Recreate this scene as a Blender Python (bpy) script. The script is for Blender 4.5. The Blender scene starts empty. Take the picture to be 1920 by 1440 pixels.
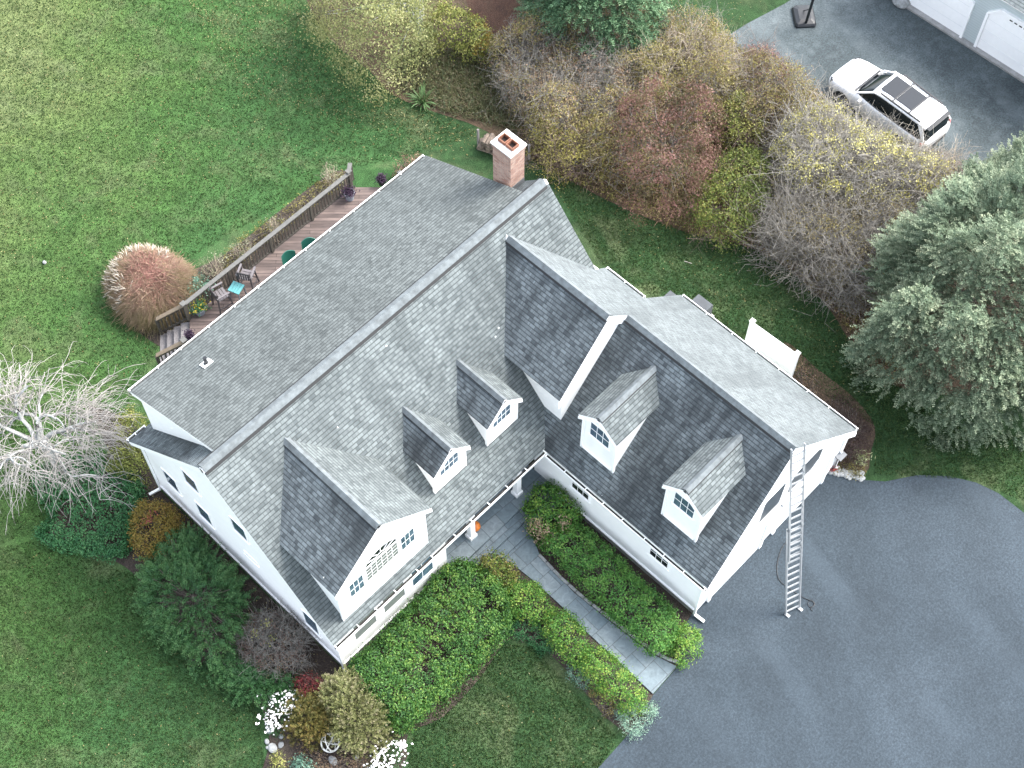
import bpy, bmesh, math, random
import numpy as np
from mathutils import Vector, Matrix
random.seed(7); RNG = np.random.default_rng(7)
SC = bpy.context.scene; COL = SC.collection
R = math.radians
# ------------------------------------------------------------------ camera
CP = dict(c=(-7.091, -18.25, 43.978), yaw=.761, pit=1.053, rol=.006, f=2790.53)
_cy, _sy = math.cos(CP['yaw']), math.sin(CP['yaw'])
FW = Vector((math.cos(CP['pit'])*_cy, math.cos(CP['pit'])*_sy, -math.sin(CP['pit'])))
RT = Vector((_sy, -_cy, 0)); UP = RT.cross(FW)
_c, _s = math.cos(CP['rol']), math.sin(CP['rol'])
RT, UP = _c*RT+_s*UP, -_s*RT+_c*UP
CAMP = Vector(CP['c'])
cam = bpy.data.cameras.new('camera'); camo = bpy.data.objects.new('camera', cam); COL.objects.link(camo)
m = Matrix((RT, UP, -FW)).transposed().to_4x4(); m.translation = CAMP
camo.matrix_world = m
cam.sensor_width = 36; cam.lens = CP['f']/1920*36; cam.clip_end = 1000; cam.clip_start = .5
SC.camera = camo
def P(x, y, z=0.0):                       # survey helper: where a sight line meets the level z
    d = FW + RT*((x-960)/CP['f']) - UP*((y-720)/CP['f'])
    return CAMP + d*((z-CAMP.z)/d.z)
# ------------------------------------------------------------------ world, sun
SUN_EL, SUN_AZ = 48, 112                  # azimuth clockwise from +y
w = bpy.data.worlds.new("World"); SC.world = w; w.use_nodes = True
nt = w.node_tree; nt.nodes.clear()
sky = nt.nodes.new('ShaderNodeTexSky'); sky.sky_type = 'NISHITA'; sky.sun_disc = False
sky.sun_elevation = R(SUN_EL); sky.sun_rotation = R(SUN_AZ); sky.air_density = 1.0; sky.dust_density = 3.0; sky.ozone_density = 1.0
bg = nt.nodes.new('ShaderNodeBackground'); bg.inputs[1].default_value = .15
ow = nt.nodes.new('ShaderNodeOutputWorld'); hs = nt.nodes.new('ShaderNodeHueSaturation'); hs.inputs['Saturation'].default_value = .42   # hazy overcast
nt.links.new(sky.outputs[0], hs.inputs['Color']); nt.links.new(hs.outputs[0], bg.inputs[0]); nt.links.new(bg.outputs[0], ow.inputs[0])
sl = bpy.data.lights.new('sun', 'SUN'); so = bpy.data.objects.new('sun', sl); COL.objects.link(so)
sl.energy = .95; sl.angle = R(28); sl.color = (1, .95, .88)
sd = Vector((math.sin(R(SUN_AZ))*math.cos(R(SUN_EL)), math.cos(R(SUN_AZ))*math.cos(R(SUN_EL)), math.sin(R(SUN_EL))))
so.rotation_euler = sd.to_track_quat('Z', 'Y').to_euler(); so.location = (0, 0, 60)
SC.view_settings.view_transform = 'Standard'; SC.view_settings.look = 'None'
SC.view_settings.exposure = 2.5; SC.view_settings.gamma = 1
SC.cycles.max_bounces = 6; SC.cycles.transparent_max_bounces = 6

# ------------------------------------------------------------------ material helpers
class NT:
    def __init__(s, name):
        s.m = bpy.data.materials.new(name); s.m.use_nodes = True; s.t = s.m.node_tree
        s.b = s.t.nodes['Principled BSDF']
    def n(s, typ, **kw):
        nd = s.t.nodes.new(typ)
        for k, v in kw.items():
            if k.startswith('i_'): nd.inputs[k[2:].replace('_', ' ')].default_value = v
            else: setattr(nd, k, v)
        return nd
    def l(s, a, b): s.t.links.new(a, b)
    def noise(s, vec, scale, detail=4, rough=.55, dist=0):
        nd = s.n('ShaderNodeTexNoise'); nd.inputs['Scale'].default_value = scale
        nd.inputs['Detail'].default_value = detail; nd.inputs['Roughness'].default_value = rough; nd.inputs['Distortion'].default_value = dist
        if vec is not None: s.l(vec, nd.inputs['Vector'])
        return nd.outputs['Fac']
    def ramp(s, fac, stops, interp='LINEAR'):
        nd = s.n('ShaderNodeValToRGB'); cr = nd.color_ramp; cr.interpolation = interp
        while len(cr.elements) < len(stops): cr.elements.new(.5)
        for e, (p, c) in zip(cr.elements, stops):
            e.position = p; e.color = (*c, 1) if len(c) == 3 else c
        s.l(fac, nd.inputs['Fac']); return nd.outputs['Color']
    def mix(s, fac, a, b, mode='MIX'):
        nd = s.n('ShaderNodeMix', data_type='RGBA', blend_type=mode)
        for i, v in ((0, fac), (6, a), (7, b)):
            if isinstance(v, bpy.types.NodeSocket): s.l(v, nd.inputs[i])
            else: nd.inputs[i].default_value = v if i == 0 else ((*v, 1) if len(v) == 3 else v)
        return nd.outputs[2]
    def math(s, op, a, b=None, clamp=False):
        nd = s.n('ShaderNodeMath', operation=op, use_clamp=clamp)
        for i, v in ((0, a), (1, b)):
            if v is None: continue
            if isinstance(v, bpy.types.NodeSocket): s.l(v, nd.inputs[i])
            else: nd.inputs[i].default_value = v
        return nd.outputs[0]
    def bump(s, h, strength, dist=.02):
        nd = s.n('ShaderNodeBump'); nd.inputs['Strength'].default_value = strength; nd.inputs['Distance'].default_value = dist
        s.l(h, nd.inputs['Height']); s.l(nd.outputs[0], s.b.inputs['Normal'])
    def coord(s, k='Object'):
        return s.n('ShaderNodeTexCoord').outputs[k]
    def scale(s, vec, sc, rot=(0, 0, 0), loc=(0, 0, 0)):
        nd = s.n('ShaderNodeMapping'); nd.inputs['Scale'].default_value = sc; nd.inputs['Rotation'].default_value = rot; nd.inputs['Location'].default_value = loc
        s.l(vec, nd.inputs['Vector']); return nd.outputs[0]
    def col(s, c):
        if isinstance(c, bpy.types.NodeSocket): s.l(c, s.b.inputs['Base Color'])
        else: s.b.inputs['Base Color'].default_value = (*c, 1)
        return s
    def rough(s, v): s.b.inputs['Roughness'].default_value = v; return s
    def spec(s, v): s.b.inputs['Specular IOR Level'].default_value = v; return s
MATS = {}
def plain(name, c, rough=.6, metal=0, var=.12, nscale=6):
    if name in MATS: return MATS[name]
    k = NT(name); f = k.noise(k.coord(), nscale, 5)
    a = tuple(x*(1-var) for x in c); b = tuple(min(1, x*(1+var)) for x in c)
    k.col(k.ramp(f, [(.3, a), (.7, b)])); k.rough(rough); k.b.inputs['Metallic'].default_value = metal
    MATS[name] = k.m; return k.m
def leafmat(name, cols, rough=.55, trans=.38):
    if name in MATS: return MATS[name]
    k = NT(name); at = k.n('ShaderNodeAttribute', attribute_name='tone')
    c = k.ramp(at.outputs['Fac'], [(i/(len(cols)-1), q) for i, q in enumerate(cols)])
    k.col(c); k.rough(rough); k.spec(.3)
    tr = k.n('ShaderNodeBsdfTranslucent'); k.l(c, tr.inputs['Color'])
    mx = k.n('ShaderNodeMixShader'); mx.inputs[0].default_value = trans
    k.l(k.b.outputs[0], mx.inputs[1]); k.l(tr.outputs[0], mx.inputs[2])
    k.l(mx.outputs[0], k.t.nodes['Material Output'].inputs['Surface'])
    MATS[name] = k.m; return k.m
# --- shingles (UV in metres: u along the courses, v up the slope)
def shingle(name, light, dark, stain, stain_lo, lichen=0.0, seed=0.):
    k = NT(name); uv = k.coord('UV')
    b1 = k.n('ShaderNodeTexBrick', offset=.5, squash=1); b1.inputs['Scale'].default_value = 1
    b1.inputs['Brick Width'].default_value = .21; b1.inputs['Row Height'].default_value = .125
    b1.inputs['Mortar Size'].default_value = .012; b1.inputs['Mortar Smooth'].default_value = .3; b1.inputs['Bias'].default_value = .05
    for i, c in (('Color1', (0, 0, 0, 1)), ('Color2', (1, 1, 1, 1)), ('Mortar', (.5, .5, .5, 1))): b1.inputs[i].default_value = c
    k.l(k.scale(uv, (1, 1, 1), loc=(seed*7.3, 0, 0)), b1.inputs['Vector'])
    b2 = k.n('ShaderNodeTexBrick', offset=.37, offset_frequency=3); b2.inputs['Scale'].default_value = 1
    b2.inputs['Brick Width'].default_value = .13; b2.inputs['Row Height'].default_value = .125; b2.inputs['Mortar Size'].default_value = 0
    for i, c in (('Color1', (0, 0, 0, 1)), ('Color2', (1, 1, 1, 1)), ('Mortar', (.5, .5, .5, 1))): b2.inputs[i].default_value = c
    k.l(k.scale(uv, (1, 1, 1), loc=(3.3+seed, 0, 0)), b2.inputs['Vector'])
    tone = k.math('ADD', k.math('MULTIPLY', b1.outputs['Color'], .45), k.math('MULTIPLY', b2.outputs['Color'], .55))
    grain = k.noise(uv, 60, 3)
    tone = k.math('ADD', k.math('MULTIPLY', tone, .8), k.math('MULTIPLY', grain, .35), clamp=True)
    c = k.ramp(tone, [(.22, dark), (.5, tuple((a+b)/2 for a, b in zip(light, dark))), (.85, light)])
    # streaks of algae running down the slope, and broad blotches
    st = k.noise(k.scale(uv, (1.1, .16, 1), loc=(seed*3.1, seed, 0)), 1.0, 5, .6)
    bl = k.noise(k.scale(uv, (.30, .22, 1), loc=(seed, seed*2, 0)), 1.0, 4, .6, .9)
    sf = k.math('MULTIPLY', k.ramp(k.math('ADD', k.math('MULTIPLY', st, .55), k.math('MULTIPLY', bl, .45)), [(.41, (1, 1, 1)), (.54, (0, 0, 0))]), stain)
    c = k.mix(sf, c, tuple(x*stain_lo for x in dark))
    # the shadow gap under each course: row lines
    sv = k.n('ShaderNodeSeparateXYZ'); k.l(uv, sv.inputs[0])
    row = k.math('FRACT', k.math('DIVIDE', sv.outputs['Y'], .125))
    ln = k.ramp(row, [(0, (1, 1, 1)), (.14, (.8, .8, .8)), (.28, (0, 0, 0))])
    c = k.mix(k.math('MULTIPLY', ln, .72), c, tuple(x*.28 for x in dark))
    c = k.mix(k.math('MULTIPLY', b1.outputs['Fac'], .35), c, tuple(x*.4 for x in dark))
    if lichen:
        vo = k.n('ShaderNodeTexVoronoi'); vo.inputs['Scale'].default_value = 2.2; k.l(uv, vo.inputs['Vector'])
        spot = k.math('LESS_THAN', vo.outputs['Distance'], .055)
        sel = k.math('GREATER_THAN', k.noise(uv, .9, 2), .62 if lichen < 1 else .5)
        c = k.mix(k.math('MULTIPLY', spot, sel), c, (.7, .72, .7))
    k.col(c); k.rough(.9); k.spec(.25)
    k.bump(k.math('ADD', k.math('MULTIPLY', row, -1), k.math('MULTIPLY', grain, .3)), .5, .02)
    MATS[name] = k.m; return k.m
LT, DK = (.152, .174, .176), (.064, .076, .079)
shingle('shingle', LT, DK, .55, .75, .5, 0)
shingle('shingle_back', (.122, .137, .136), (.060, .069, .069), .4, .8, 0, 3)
shingle('shingle_dark', (.142, .165, .175), (.046, .055, .061), .85, .55, .5, 1)  # darker tabs and heavier stain streaks than the front slope
shingle('shingle_pale', (.150, .170, .176), (.085, .099, .104), .5, .72, 0, 2)
plain('ridge_cap', (.108, .124, .131), .9, 0, .3, 5)
def mk_siding():
    k = NT('white_siding'); sv = k.n('ShaderNodeSeparateXYZ'); k.l(k.coord(), sv.inputs[0])
    f = k.math('FRACT', k.math('DIVIDE', sv.outputs['Z'], .11))
    nz = k.noise(k.coord(), 3, 4)
    k.col(k.ramp(nz, [(.3, (.84, .85, .85)), (.7, (.88, .885, .885))])); k.rough(.5); k.bump(f, .35, .012); MATS['siding'] = k.m
    k = NT('grey_siding'); sv = k.n('ShaderNodeSeparateXYZ'); k.l(k.coord(), sv.inputs[0])
    f = k.math('FRACT', k.math('DIVIDE', sv.outputs['Z'], .12))
    k.col(k.ramp(f, [(0, (.25, .30, .31)), (.12, (.43, .49, .50)), (1, (.47, .53, .54))])); k.rough(.6); k.bump(f, .5, .015); MATS['grey_siding'] = k.m
mk_siding()
WHITE = plain('white_trim', (.87, .875, .875), .45, 0, .02)
plain('door_paint', (.66, .69, .70), .5, 0, .03); plain('dark', (.012, .013, .014), .7); plain('gutter_dirt', (.02, .018, .016), .9, 0, .5, 20)
plain('concrete', (.25, .25, .245), .9, 0, .2); plain('black_plastic', (.009, .011, .014), .45); plain('rubber', (.015, .015, .016), .8)
plain('aluminium', (.36, .375, .385), .45, .4, .06); plain('steel_grey', (.11, .12, .132), .55); plain('bark', (.12, .10, .085), .9, 0, .4, 12)
plain('pale_bark', (.30, .31, .30), .9, 0, .3, 9); plain('twig_grey', (.19, .18, .16), .9, 0, .35, 4); plain('twig_brown', (.13, .095, .08), .9, 0, .4, 4)
plain('twig_tan', (.33, .28, .22), .9, 0, .35, 4); plain('twig_pale', (.27, .255, .225), .9, 0, .3, 4); plain('stone', (.22, .23, .23), .85, 0, .3, 8); plain('green_plastic', (.012, .085, .062), .4, 0, .05)
plain('teal_paint', (.07, .24, .25), .5, 0, .08); plain('chair_wood', (.11, .10, .105), .7, 0, .2, 18); plain('chair_dark', (.035, .03, .032), .7)
plain('deck_rail', (.052, .046, .037), .85, 0, .25, 12); plain('rail_cap', (.09, .09, .084), .8, 0, .18, 10); plain('rail_tan', (.14, .11, .075), .85, 0, .2, 10)
plain('terracotta', (.17, .07, .04), .8, 0, .2); plain('flue_dark', (.02, .012, .01), .9); plain('crown_mortar', (.72, .74, .73), .8, 0, .06)
plain('pumpkin_skin', (.55, .16, .02), .5, 0, .15); plain('pot_grey', (.20, .22, .25), .7, 0, .1); plain('log', (.12, .095, .075), .9, 0, .35, 9); plain('log_end', (.2, .15, .11), .9, 0, .2, 9)
plain('car_white', (.80, .81, .82), .18, 0, .01); plain('red_lamp', (.35, .02, .02), .2); plain('lead', (.09, .095, .1), .6); plain('white_plastic', (.8, .82, .82), .4, 0, .02)
plain('porch_wood', (.20, .21, .21), .7); plain('petal', (.85, .83, .84), .6, 0, .03); plain('grey_wood', (.15, .14, .14), .85, 0, .2, 20); plain('red_petal', (.35, .03, .03), .6)
def mk_glass():
    k = NT('window_glass'); k.col(k.ramp(k.noise(k.coord(), 2.2, 2), [(.35, (.042, .075, .108)), (.65, (.090, .140, .185))])); k.rough(.06); k.spec(.8); MATS['glass'] = k.m
    k = NT('car_glass'); k.col((.006, .010, .012)); k.rough(.05); k.spec(.3); MATS['car_glass'] = k.m
    k = NT('curtain_glass'); k.col((.15, .165, .155)); k.rough(.1); k.spec(.5); MATS['pale_glass'] = k.m
    k = NT('dark_glass'); k.col((.012, .015, .019)); k.rough(.08); k.spec(.4); MATS['dark_glass'] = k.m
mk_glass()
def mk_brick():
    k = NT('chimney_brick'); uv = k.coord('UV'); b = k.n('ShaderNodeTexBrick'); b.inputs['Scale'].default_value = 1
    b.inputs['Brick Width'].default_value = .2; b.inputs['Row Height'].default_value = .072; b.inputs['Mortar Size'].default_value = .007
    b.inputs['Color1'].default_value = (.23, .115, .085, 1); b.inputs['Color2'].default_value = (.36, .235, .185, 1); b.inputs['Mortar'].default_value = (.17, .15, .135, 1)
    k.l(uv, b.inputs['Vector']); nz = k.noise(uv, 5, 5)
    k.col(k.mix(k.ramp(nz, [(.45, (0, 0, 0)), (.75, (.6, .6, .6))]), b.outputs['Color'], (.40, .32, .27))); k.rough(.9); k.bump(b.outputs['Fac'], -.4, .01); MATS['brick'] = k.m
mk_brick()
def mk_asphalt(name, a, b, c, patch):
    k = NT(name); o = k.coord()
    big = k.noise(o, .22, 5, .6, .5); fine = k.noise(o, 15, 4, .8); mid = k.noise(o, 2.5, 4)
    col = k.ramp(big, [(.3, a), (.5, b), (.72, c)])
    col = k.mix(.55, col, k.ramp(fine, [(.34, (.15, .15, .15)), (.5, (.48, .48, .48)), (.66, (.92, .92, .92))]), 'OVERLAY')
    col = k.mix(k.math('MULTIPLY', k.ramp(mid, [(.5, (0, 0, 0)), (.75, (1, 1, 1))]), patch), col, tuple(min(1, x*1.5) for x in c))
    tr = k.n('ShaderNodeTexWave', wave_type='RINGS', rings_direction='Z'); tr.inputs['Scale'].default_value = .16; tr.inputs['Distortion'].default_value = 3; tr.inputs['Detail'].default_value = 4; tr.inputs['Detail Scale'].default_value = .6
    k.l(k.scale(o, (1, 1, 1), loc=(-22, 22, 0)), tr.inputs['Vector'])
    col = k.mix(.12, col, k.ramp(tr.outputs['Fac'], [(.2, (.36, .36, .36)), (.55, (.5, .5, .5)), (.9, (.72, .72, .72))]), 'OVERLAY')
    tt = k.n('ShaderNodeTexWave', wave_type='BANDS', bands_direction='X'); tt.inputs['Scale'].default_value = .105; tt.inputs['Distortion'].default_value = 2.2; tt.inputs['Detail'].default_value = 2; tt.inputs['Detail Scale'].default_value = .4
    k.l(k.scale(o, (1, 1, 1), rot=(0, 0, R(14)), loc=(.6, 0, 0)), tt.inputs['Vector'])
    col = k.mix(k.math('MULTIPLY', k.ramp(tt.outputs['Fac'], [(.80, (0, 0, 0)), (.97, (1, 1, 1))]), k.math('MULTIPLY', k.ramp(k.noise(o, .28, 4), [(.42, (0, 0, 0)), (.65, (1, 1, 1))]), .38)), col, tuple(min(1, x*1.35) for x in c))
    sp = k.ramp(k.noise(o, 1.1, 3, .5, .5), [(.66, (0, 0, 0)), (.74, (1, 1, 1))]); col = k.mix(k.math('MULTIPLY', sp, .35), col, tuple(x*.6 for x in a))
    k.col(col); k.rough(.85); k.spec(.3); k.bump(fine, .5, .012); MATS[name] = k.m
mk_asphalt('asphalt', (.019, .0275, .0355), (.025, .036, .046), (.034, .047, .059), .15)
mk_asphalt('asphalt_far', (.034, .045, .049), (.052, .067, .072), (.088, .105, .111), .35)
def mk_lawn():
    k = NT('lawn'); o = k.coord(); sv = k.n('ShaderNodeSeparateXYZ'); k.l(o, sv.inputs[0])
    # turf yellower and paler towards the back left, deeper green towards the front right
    g = k.math('ADD', k.math('MULTIPLY', sv.outputs['Y'], .045), k.math('MULTIPLY', sv.outputs['X'], -.030))
    g = k.math('ADD', g, k.math('SUBTRACT', k.math('MULTIPLY', k.noise(o, .16, 5, .6), .9), .27))
    base = k.ramp(g, [(.05, (.024, .054, .020)), (.30, (.034, .084, .028)), (.62, (.042, .090, .025)), (.95, (.082, .118, .040)), (1.0, (.104, .132, .052))])
    patch = k.noise(k.scale(o, (1, 1, 1), loc=(5, 2, 0)), .55, 6, .62, .8)
    base = k.mix(k.math('MULTIPLY', k.ramp(patch, [(.50, (0, 0, 0)), (.72, (1, 1, 1))]), .68), base, (.092, .112, .056))
    bd = k.n('ShaderNodeTexWave', wave_type='BANDS', bands_direction='X'); bd.inputs['Scale'].default_value = .42; bd.inputs['Distortion'].default_value = 3.2; bd.inputs['Detail'].default_value = 3; k.l(k.scale(o, (.55, .55, 1), rot=(0, 0, R(-28))), bd.inputs['Vector'])
    base = k.mix(.17, base, k.ramp(bd.outputs['Fac'], [(.2, (.3, .3, .3)), (.8, (.72, .72, .70))]), 'OVERLAY')
    mid = k.noise(o, 3.0, 5, .65, .4)
    base = k.mix(.55, base, k.ramp(mid, [(.3, (.22, .22, .22)), (.5, (.5, .5, .5)), (.7, (.80, .80, .80))]), 'OVERLAY')
    fine = k.noise(k.scale(o, (1, 1, 1), rot=(0, 0, .6)), 24, 5, .75)
    base = k.mix(.85, base, k.ramp(fine, [(.30, (.12, .12, .12)), (.5, (.5, .5, .5)), (.70, (.88, .88, .86))]), 'OVERLAY')
    k.col(base); k.rough(.9); k.spec(.15)
    k.bump(k.math('ADD', fine, k.math('MULTIPLY', mid, .6)), .9, .06); MATS['lawn'] = k.m
mk_lawn()
def mk_soil(name, a, b, c):
    k = NT(name); o = k.coord(); n1 = k.noise(o, 1.2, 6, .65); n2 = k.noise(o, 22, 4, .7)
    col = k.ramp(n1, [(.3, a), (.5, b), (.7, c)]); col = k.mix(.8, col, k.ramp(n2, [(.3, (.15, .15, .15)), (.7, (.9, .9, .9))]), 'OVERLAY')
    k.col(col); k.rough(.95); k.bump(n2, 1, .05); MATS[name] = k.m
mk_soil('mulch', (.022, .016, .013), (.04, .03, .024), (.07, .056, .042)); mk_soil('litter', (.04, .028, .018), (.075, .05, .03), (.10, .075, .045))
mk_soil('litter_red', (.035, .016, .010), (.065, .030, .018), (.075, .045, .028))
def mk_flag():
    k = NT('bluestone'); o = k.coord('Object'); uv = k.scale(o, (1, 1, 1), rot=(0, 0, R(3)))
    b = k.n('ShaderNodeTexBrick', offset=.33, offset_frequency=2, squash=1.5, squash_frequency=3); b.inputs['Scale'].default_value = 1
    b.inputs['Brick Width'].default_value = .62; b.inputs['Row Height'].default_value = .58; b.inputs['Mortar Size'].default_value = .014; b.inputs['Mortar Smooth'].default_value = .2
    b.inputs['Color1'].default_value = (.095, .130, .150, 1); b.inputs['Color2'].default_value = (.15, .185, .203, 1); b.inputs['Mortar'].default_value = (.075, .092, .102, 1)
    wb = k.n('ShaderNodeMix', data_type='VECTOR'); nzv = k.n('ShaderNodeTexNoise'); nzv.inputs['Scale'].default_value = .9; k.l(o, nzv.inputs['Vector'])
    wb.inputs[0].default_value = .06; k.l(uv, wb.inputs[4]); k.l(nzv.outputs['Color'], wb.inputs[5]); k.l(wb.outputs[1], b.inputs['Vector'])
    nz = k.noise(o, 5, 6, .65, 1.2)
    c = k.mix(.45, b.outputs['Color'], k.ramp(nz, [(.3, (.25, .25, .25)), (.7, (.8, .8, .8))]), 'OVERLAY')
    k.col(c); k.rough(.75); k.bump(k.math('SUBTRACT', nz, b.outputs['Fac']), .35, .02); MATS['bluestone'] = k.m
mk_flag()
def mk_deck():
    k = NT('deck_boards'); uv = k.coord('UV'); b = k.n('ShaderNodeTexBrick', offset=.4); b.inputs['Scale'].default_value = 1
    b.inputs['Brick Width'].default_value = 2.8; b.inputs['Row Height'].default_value = .14; b.inputs['Mortar Size'].default_value = .008
    b.inputs['Color1'].default_value = (.060, .046, .042, 1); b.inputs['Color2'].default_value = (.135, .105, .094, 1); b.inputs['Mortar'].default_value = (.02, .015, .013, 1)
    k.l(uv, b.inputs['Vector']); nz = k.noise(k.scale(uv, (1.2, 9, 1)), 1.5, 5)
    k.col(k.mix(.5, b.outputs['Color'], k.ramp(nz, [(.3, (.22, .2, .2)), (.7, (.85, .8, .78))]), 'OVERLAY')); k.rough(.8); MATS['deck'] = k.m
mk_deck()
# ------------------------------------------------------------------ mesh helpers
def tag(o, label=None, cat=None, group=None, kind=None):
    if label: o['label'] = label
    if cat: o['category'] = cat
    if group: o['group'] = group
    if kind: o['kind'] = kind
    return o
def empty(name, loc, label, cat, rz=0, group=None):
    o = bpy.data.objects.new(name, None); COL.objects.link(o); o.location = loc; o.rotation_euler = (0, 0, rz); o.empty_display_size = .2
    return tag(o, label, cat, group)
def link(name, me, parent=None, mats=()):
    for q in mats: me.materials.append(MATS[q] if isinstance(q, str) else q)
    o = bpy.data.objects.new(name, me); COL.objects.link(o)
    if parent is not None: o.parent = parent
    return o
class MB:
    """collects faces (with uv and material index) into one mesh"""
    def __init__(s): s.v = []; s.f = []; s.mi = []; s.uv = []
    def face(s, pts, mi=0, uv=None):
        i = len(s.v); s.v += [tuple(p) for p in pts]; s.f.append(tuple(range(i, i+len(pts)))); s.mi.append(mi)
        s.uv += [tuple(q) for q in uv] if uv else [(0, 0)]*len(pts)
    def box(s, c, sz, mi=0, M=None):
        x, y, z = (q/2 for q in sz); c = Vector(c)
        p = [Vector((a, b, d)) for a in (-x, x) for b in (-y, y) for d in (-z, z)]
        if M is not None: p = [M @ q for q in p]
        p = [c+q for q in p]
        for q in ((0, 1, 3, 2), (4, 6, 7, 5), (0, 4, 5, 1), (2, 3, 7, 6), (0, 2, 6, 4), (1, 5, 7, 3)): s.face([p[j] for j in q], mi)
    def bar(s, a, b, w, h, mi=0, up=(0, 0, 1)):
        a = Vector(a); b = Vector(b); d = b-a; L = d.length; d.normalize(); u = Vector(up)
        if abs(d.dot(u)) > .98: u = Vector((1, 0, 0))
        r = d.cross(u).normalized(); u = r.cross(d)
        s.box((a+b)/2, (w, L, h), mi, Matrix((r, d, u)).transposed())
    def cyl(s, a, b, r0, r1=None, n=10, mi=0, cap=True):
        a = Vector(a); b = Vector(b); r1 = r0 if r1 is None else r1; d = (b-a).normalized()
        u = d.orthogonal().normalized(); v = d.cross(u)
        A = [a+(u*math.cos(2*math.pi*i/n)+v*math.sin(2*math.pi*i/n))*r0 for i in range(n)]
        B = [b+(u*math.cos(2*math.pi*i/n)+v*math.sin(2*math.pi*i/n))*r1 for i in range(n)]
        for i in range(n): j = (i+1) % n; s.face([A[i], A[j], B[j], B[i]], mi)
        if cap: s.face(A[::-1], mi); s.face(B, mi)
    def prism(s, poly, a, b, mi=0):
        """poly: list of Vector in plane, extruded along vector b-a (Vectors)"""
        d = Vector(b)-Vector(a); A = [Vector(p) for p in poly]; B = [p+d for p in A]; n = len(A)
        s.face(A[::-1], mi); s.face(B, mi)
        for i in range(n): j = (i+1) % n; s.face([A[i], A[j], B[j], B[i]], mi)
    def loft(s, rings, mi=0, caps=True):
        n = len(rings[0])
        for a, b in zip(rings, rings[1:]):
            for i in range(n): j = (i+1) % n; s.face([a[i], a[j], b[j], b[i]], mi)
        if caps: s.face(rings[0][::-1], mi); s.face(rings[-1], mi)
    def build(s, name, mats, parent=None, bevel=0, smooth=False, weld=True):
        me = bpy.data.meshes.new(name); me.from_pydata(s.v, [], s.f)
        me.polygons.foreach_set('material_index', s.mi)
        ul = me.uv_layers.new(name='UVMap'); ul.data.foreach_set('uv', np.array(s.uv, dtype=np.float32).ravel())
        bm = bmesh.new(); bm.from_mesh(me)
        if weld: bmesh.ops.remove_doubles(bm, verts=bm.verts, dist=.0004)
        bmesh.ops.recalc_face_normals(bm, faces=bm.faces)
        if bevel:
            es = [e for e in bm.edges if len(e.link_faces) == 2 and e.calc_face_angle(0) > .5]
            bmesh.ops.bevel(bm, geom=es, offset=bevel, segments=2, affect='EDGES', profile=.5)
        bm.to_mesh(me); bm.free()
        if smooth: me.polygons.foreach_set('use_smooth', [True]*len(me.polygons))
        return link(name, me, parent, mats)
def sheet(name, pts, z, mat, sub=None):
    mb = MB(); mb.face([(p[0], p[1], z) for p in pts]); o = mb.build(name, [mat], weld=False)
    return tag(o, kind='structure')
def smooth_poly(pts, n=4):
    out = []; L = len(pts)
    for i in range(L):
        p0, p1, p2, p3 = (Vector(pts[(i+k-1) % L][:2]) for k in range(4))
        for j in range(n):
            t = j/n
            out.append(.5*((2*p1)+(p2-p0)*t+(2*p0-5*p1+4*p2-p3)*t*t+(3*p1-p0-3*p2+p3)*t**3))
    return out
def pxpoly(pl, z=0): return [P(x, y, z).to_2d() for x, y in pl]

# ------------------------------------------------------------------ ground
sheet('lawn', [(-160, -160), (160, -160), (160, 160), (-160, 160)], 0, 'lawn')
DRV = [(16.05, -10.72), (9.15, -10.72), (8.3, -10.9), (7.75, -11.25), (7.38, -11.56), (6.22, -11.60)] + \
      [tuple(P(x, y)[:2]) for x, y in ((1200, 1345), (1172, 1384), (1122, 1440), (1040, 1520), (900, 1700))] + [(4, -40), (50, -60), (50, -28)] + \
      [tuple(P(x, y)[:2]) for x, y in ((2060, 1060), (1920, 962), (1872, 925), (1830, 905), (1780, 893), (1720, 891), (1660, 903), (1600, 899))]
sheet('driveway', DRV, .012, 'asphalt')
FAR = pxpoly([(1345, 80), (1400, 45), (1470, 8), (1560, -50), (1760, -160), (2300, 100), (2200, 560), (1980, 470), (1870, 400), (1760, 330), (1650, 290), (1540, 235), (1440, 160)])
sheet('far_driveway', FAR, .012, 'asphalt_far')
bedA = [(232, 780), (205, 850), (150, 905), (95, 975), (75, 1012), (150, 1035), (215, 1052), (262, 1090), (285, 1165), (360, 1240), (430, 1290), (492, 1330), (505, 1395), (500, 1460), (640, 1490),
        (755, 1440), (765, 1375), (830, 1345), (905, 1265), (945, 1205), (985, 1200), (1040, 1235), (1090, 1290), (1135, 1345), (1172, 1384)]
A2 = [p for p in smooth_poly(pxpoly(bedA), 3)][:-3] + [(6.22, -11.6), (6.3, -10.1), (6.32, -8.74), (6.51, -7.67), (6.62, -6.14), (6.6, -5.05), (4.6, -5.0), (4.6, -4.15), (.2, -4.15), (.2, 4.6)]
sheet('planting_bed', A2, .008, 'mulch')
sheet('planting_bed', [(7.55, -5.05), (9.12, -5.05), (9.12, -10.75), (8.2, -10.85), (7.36, -11.55), (7.05, -10.7), (7.0, -9.5), (6.95, -7.6), (7.13, -5.97)], .008, 'mulch')
sheet('planting_bed', smooth_poly(pxpoly([(1470, 640), (1530, 690), (1600, 745), (1640, 800), (1632, 850), (1622, 888), (1560, 892), (1520, 860), (1480, 720)]), 3), .008, 'litter')
sheet('planting_bed', smooth_poly(pxpoly([(250, 610), (300, 650), (345, 662), (480, 562), (640, 385), (662, 345), (640, 318), (590, 345), (500, 415), (420, 478), (330, 520), (250, 560)]), 3), .008, 'mulch')
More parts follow.
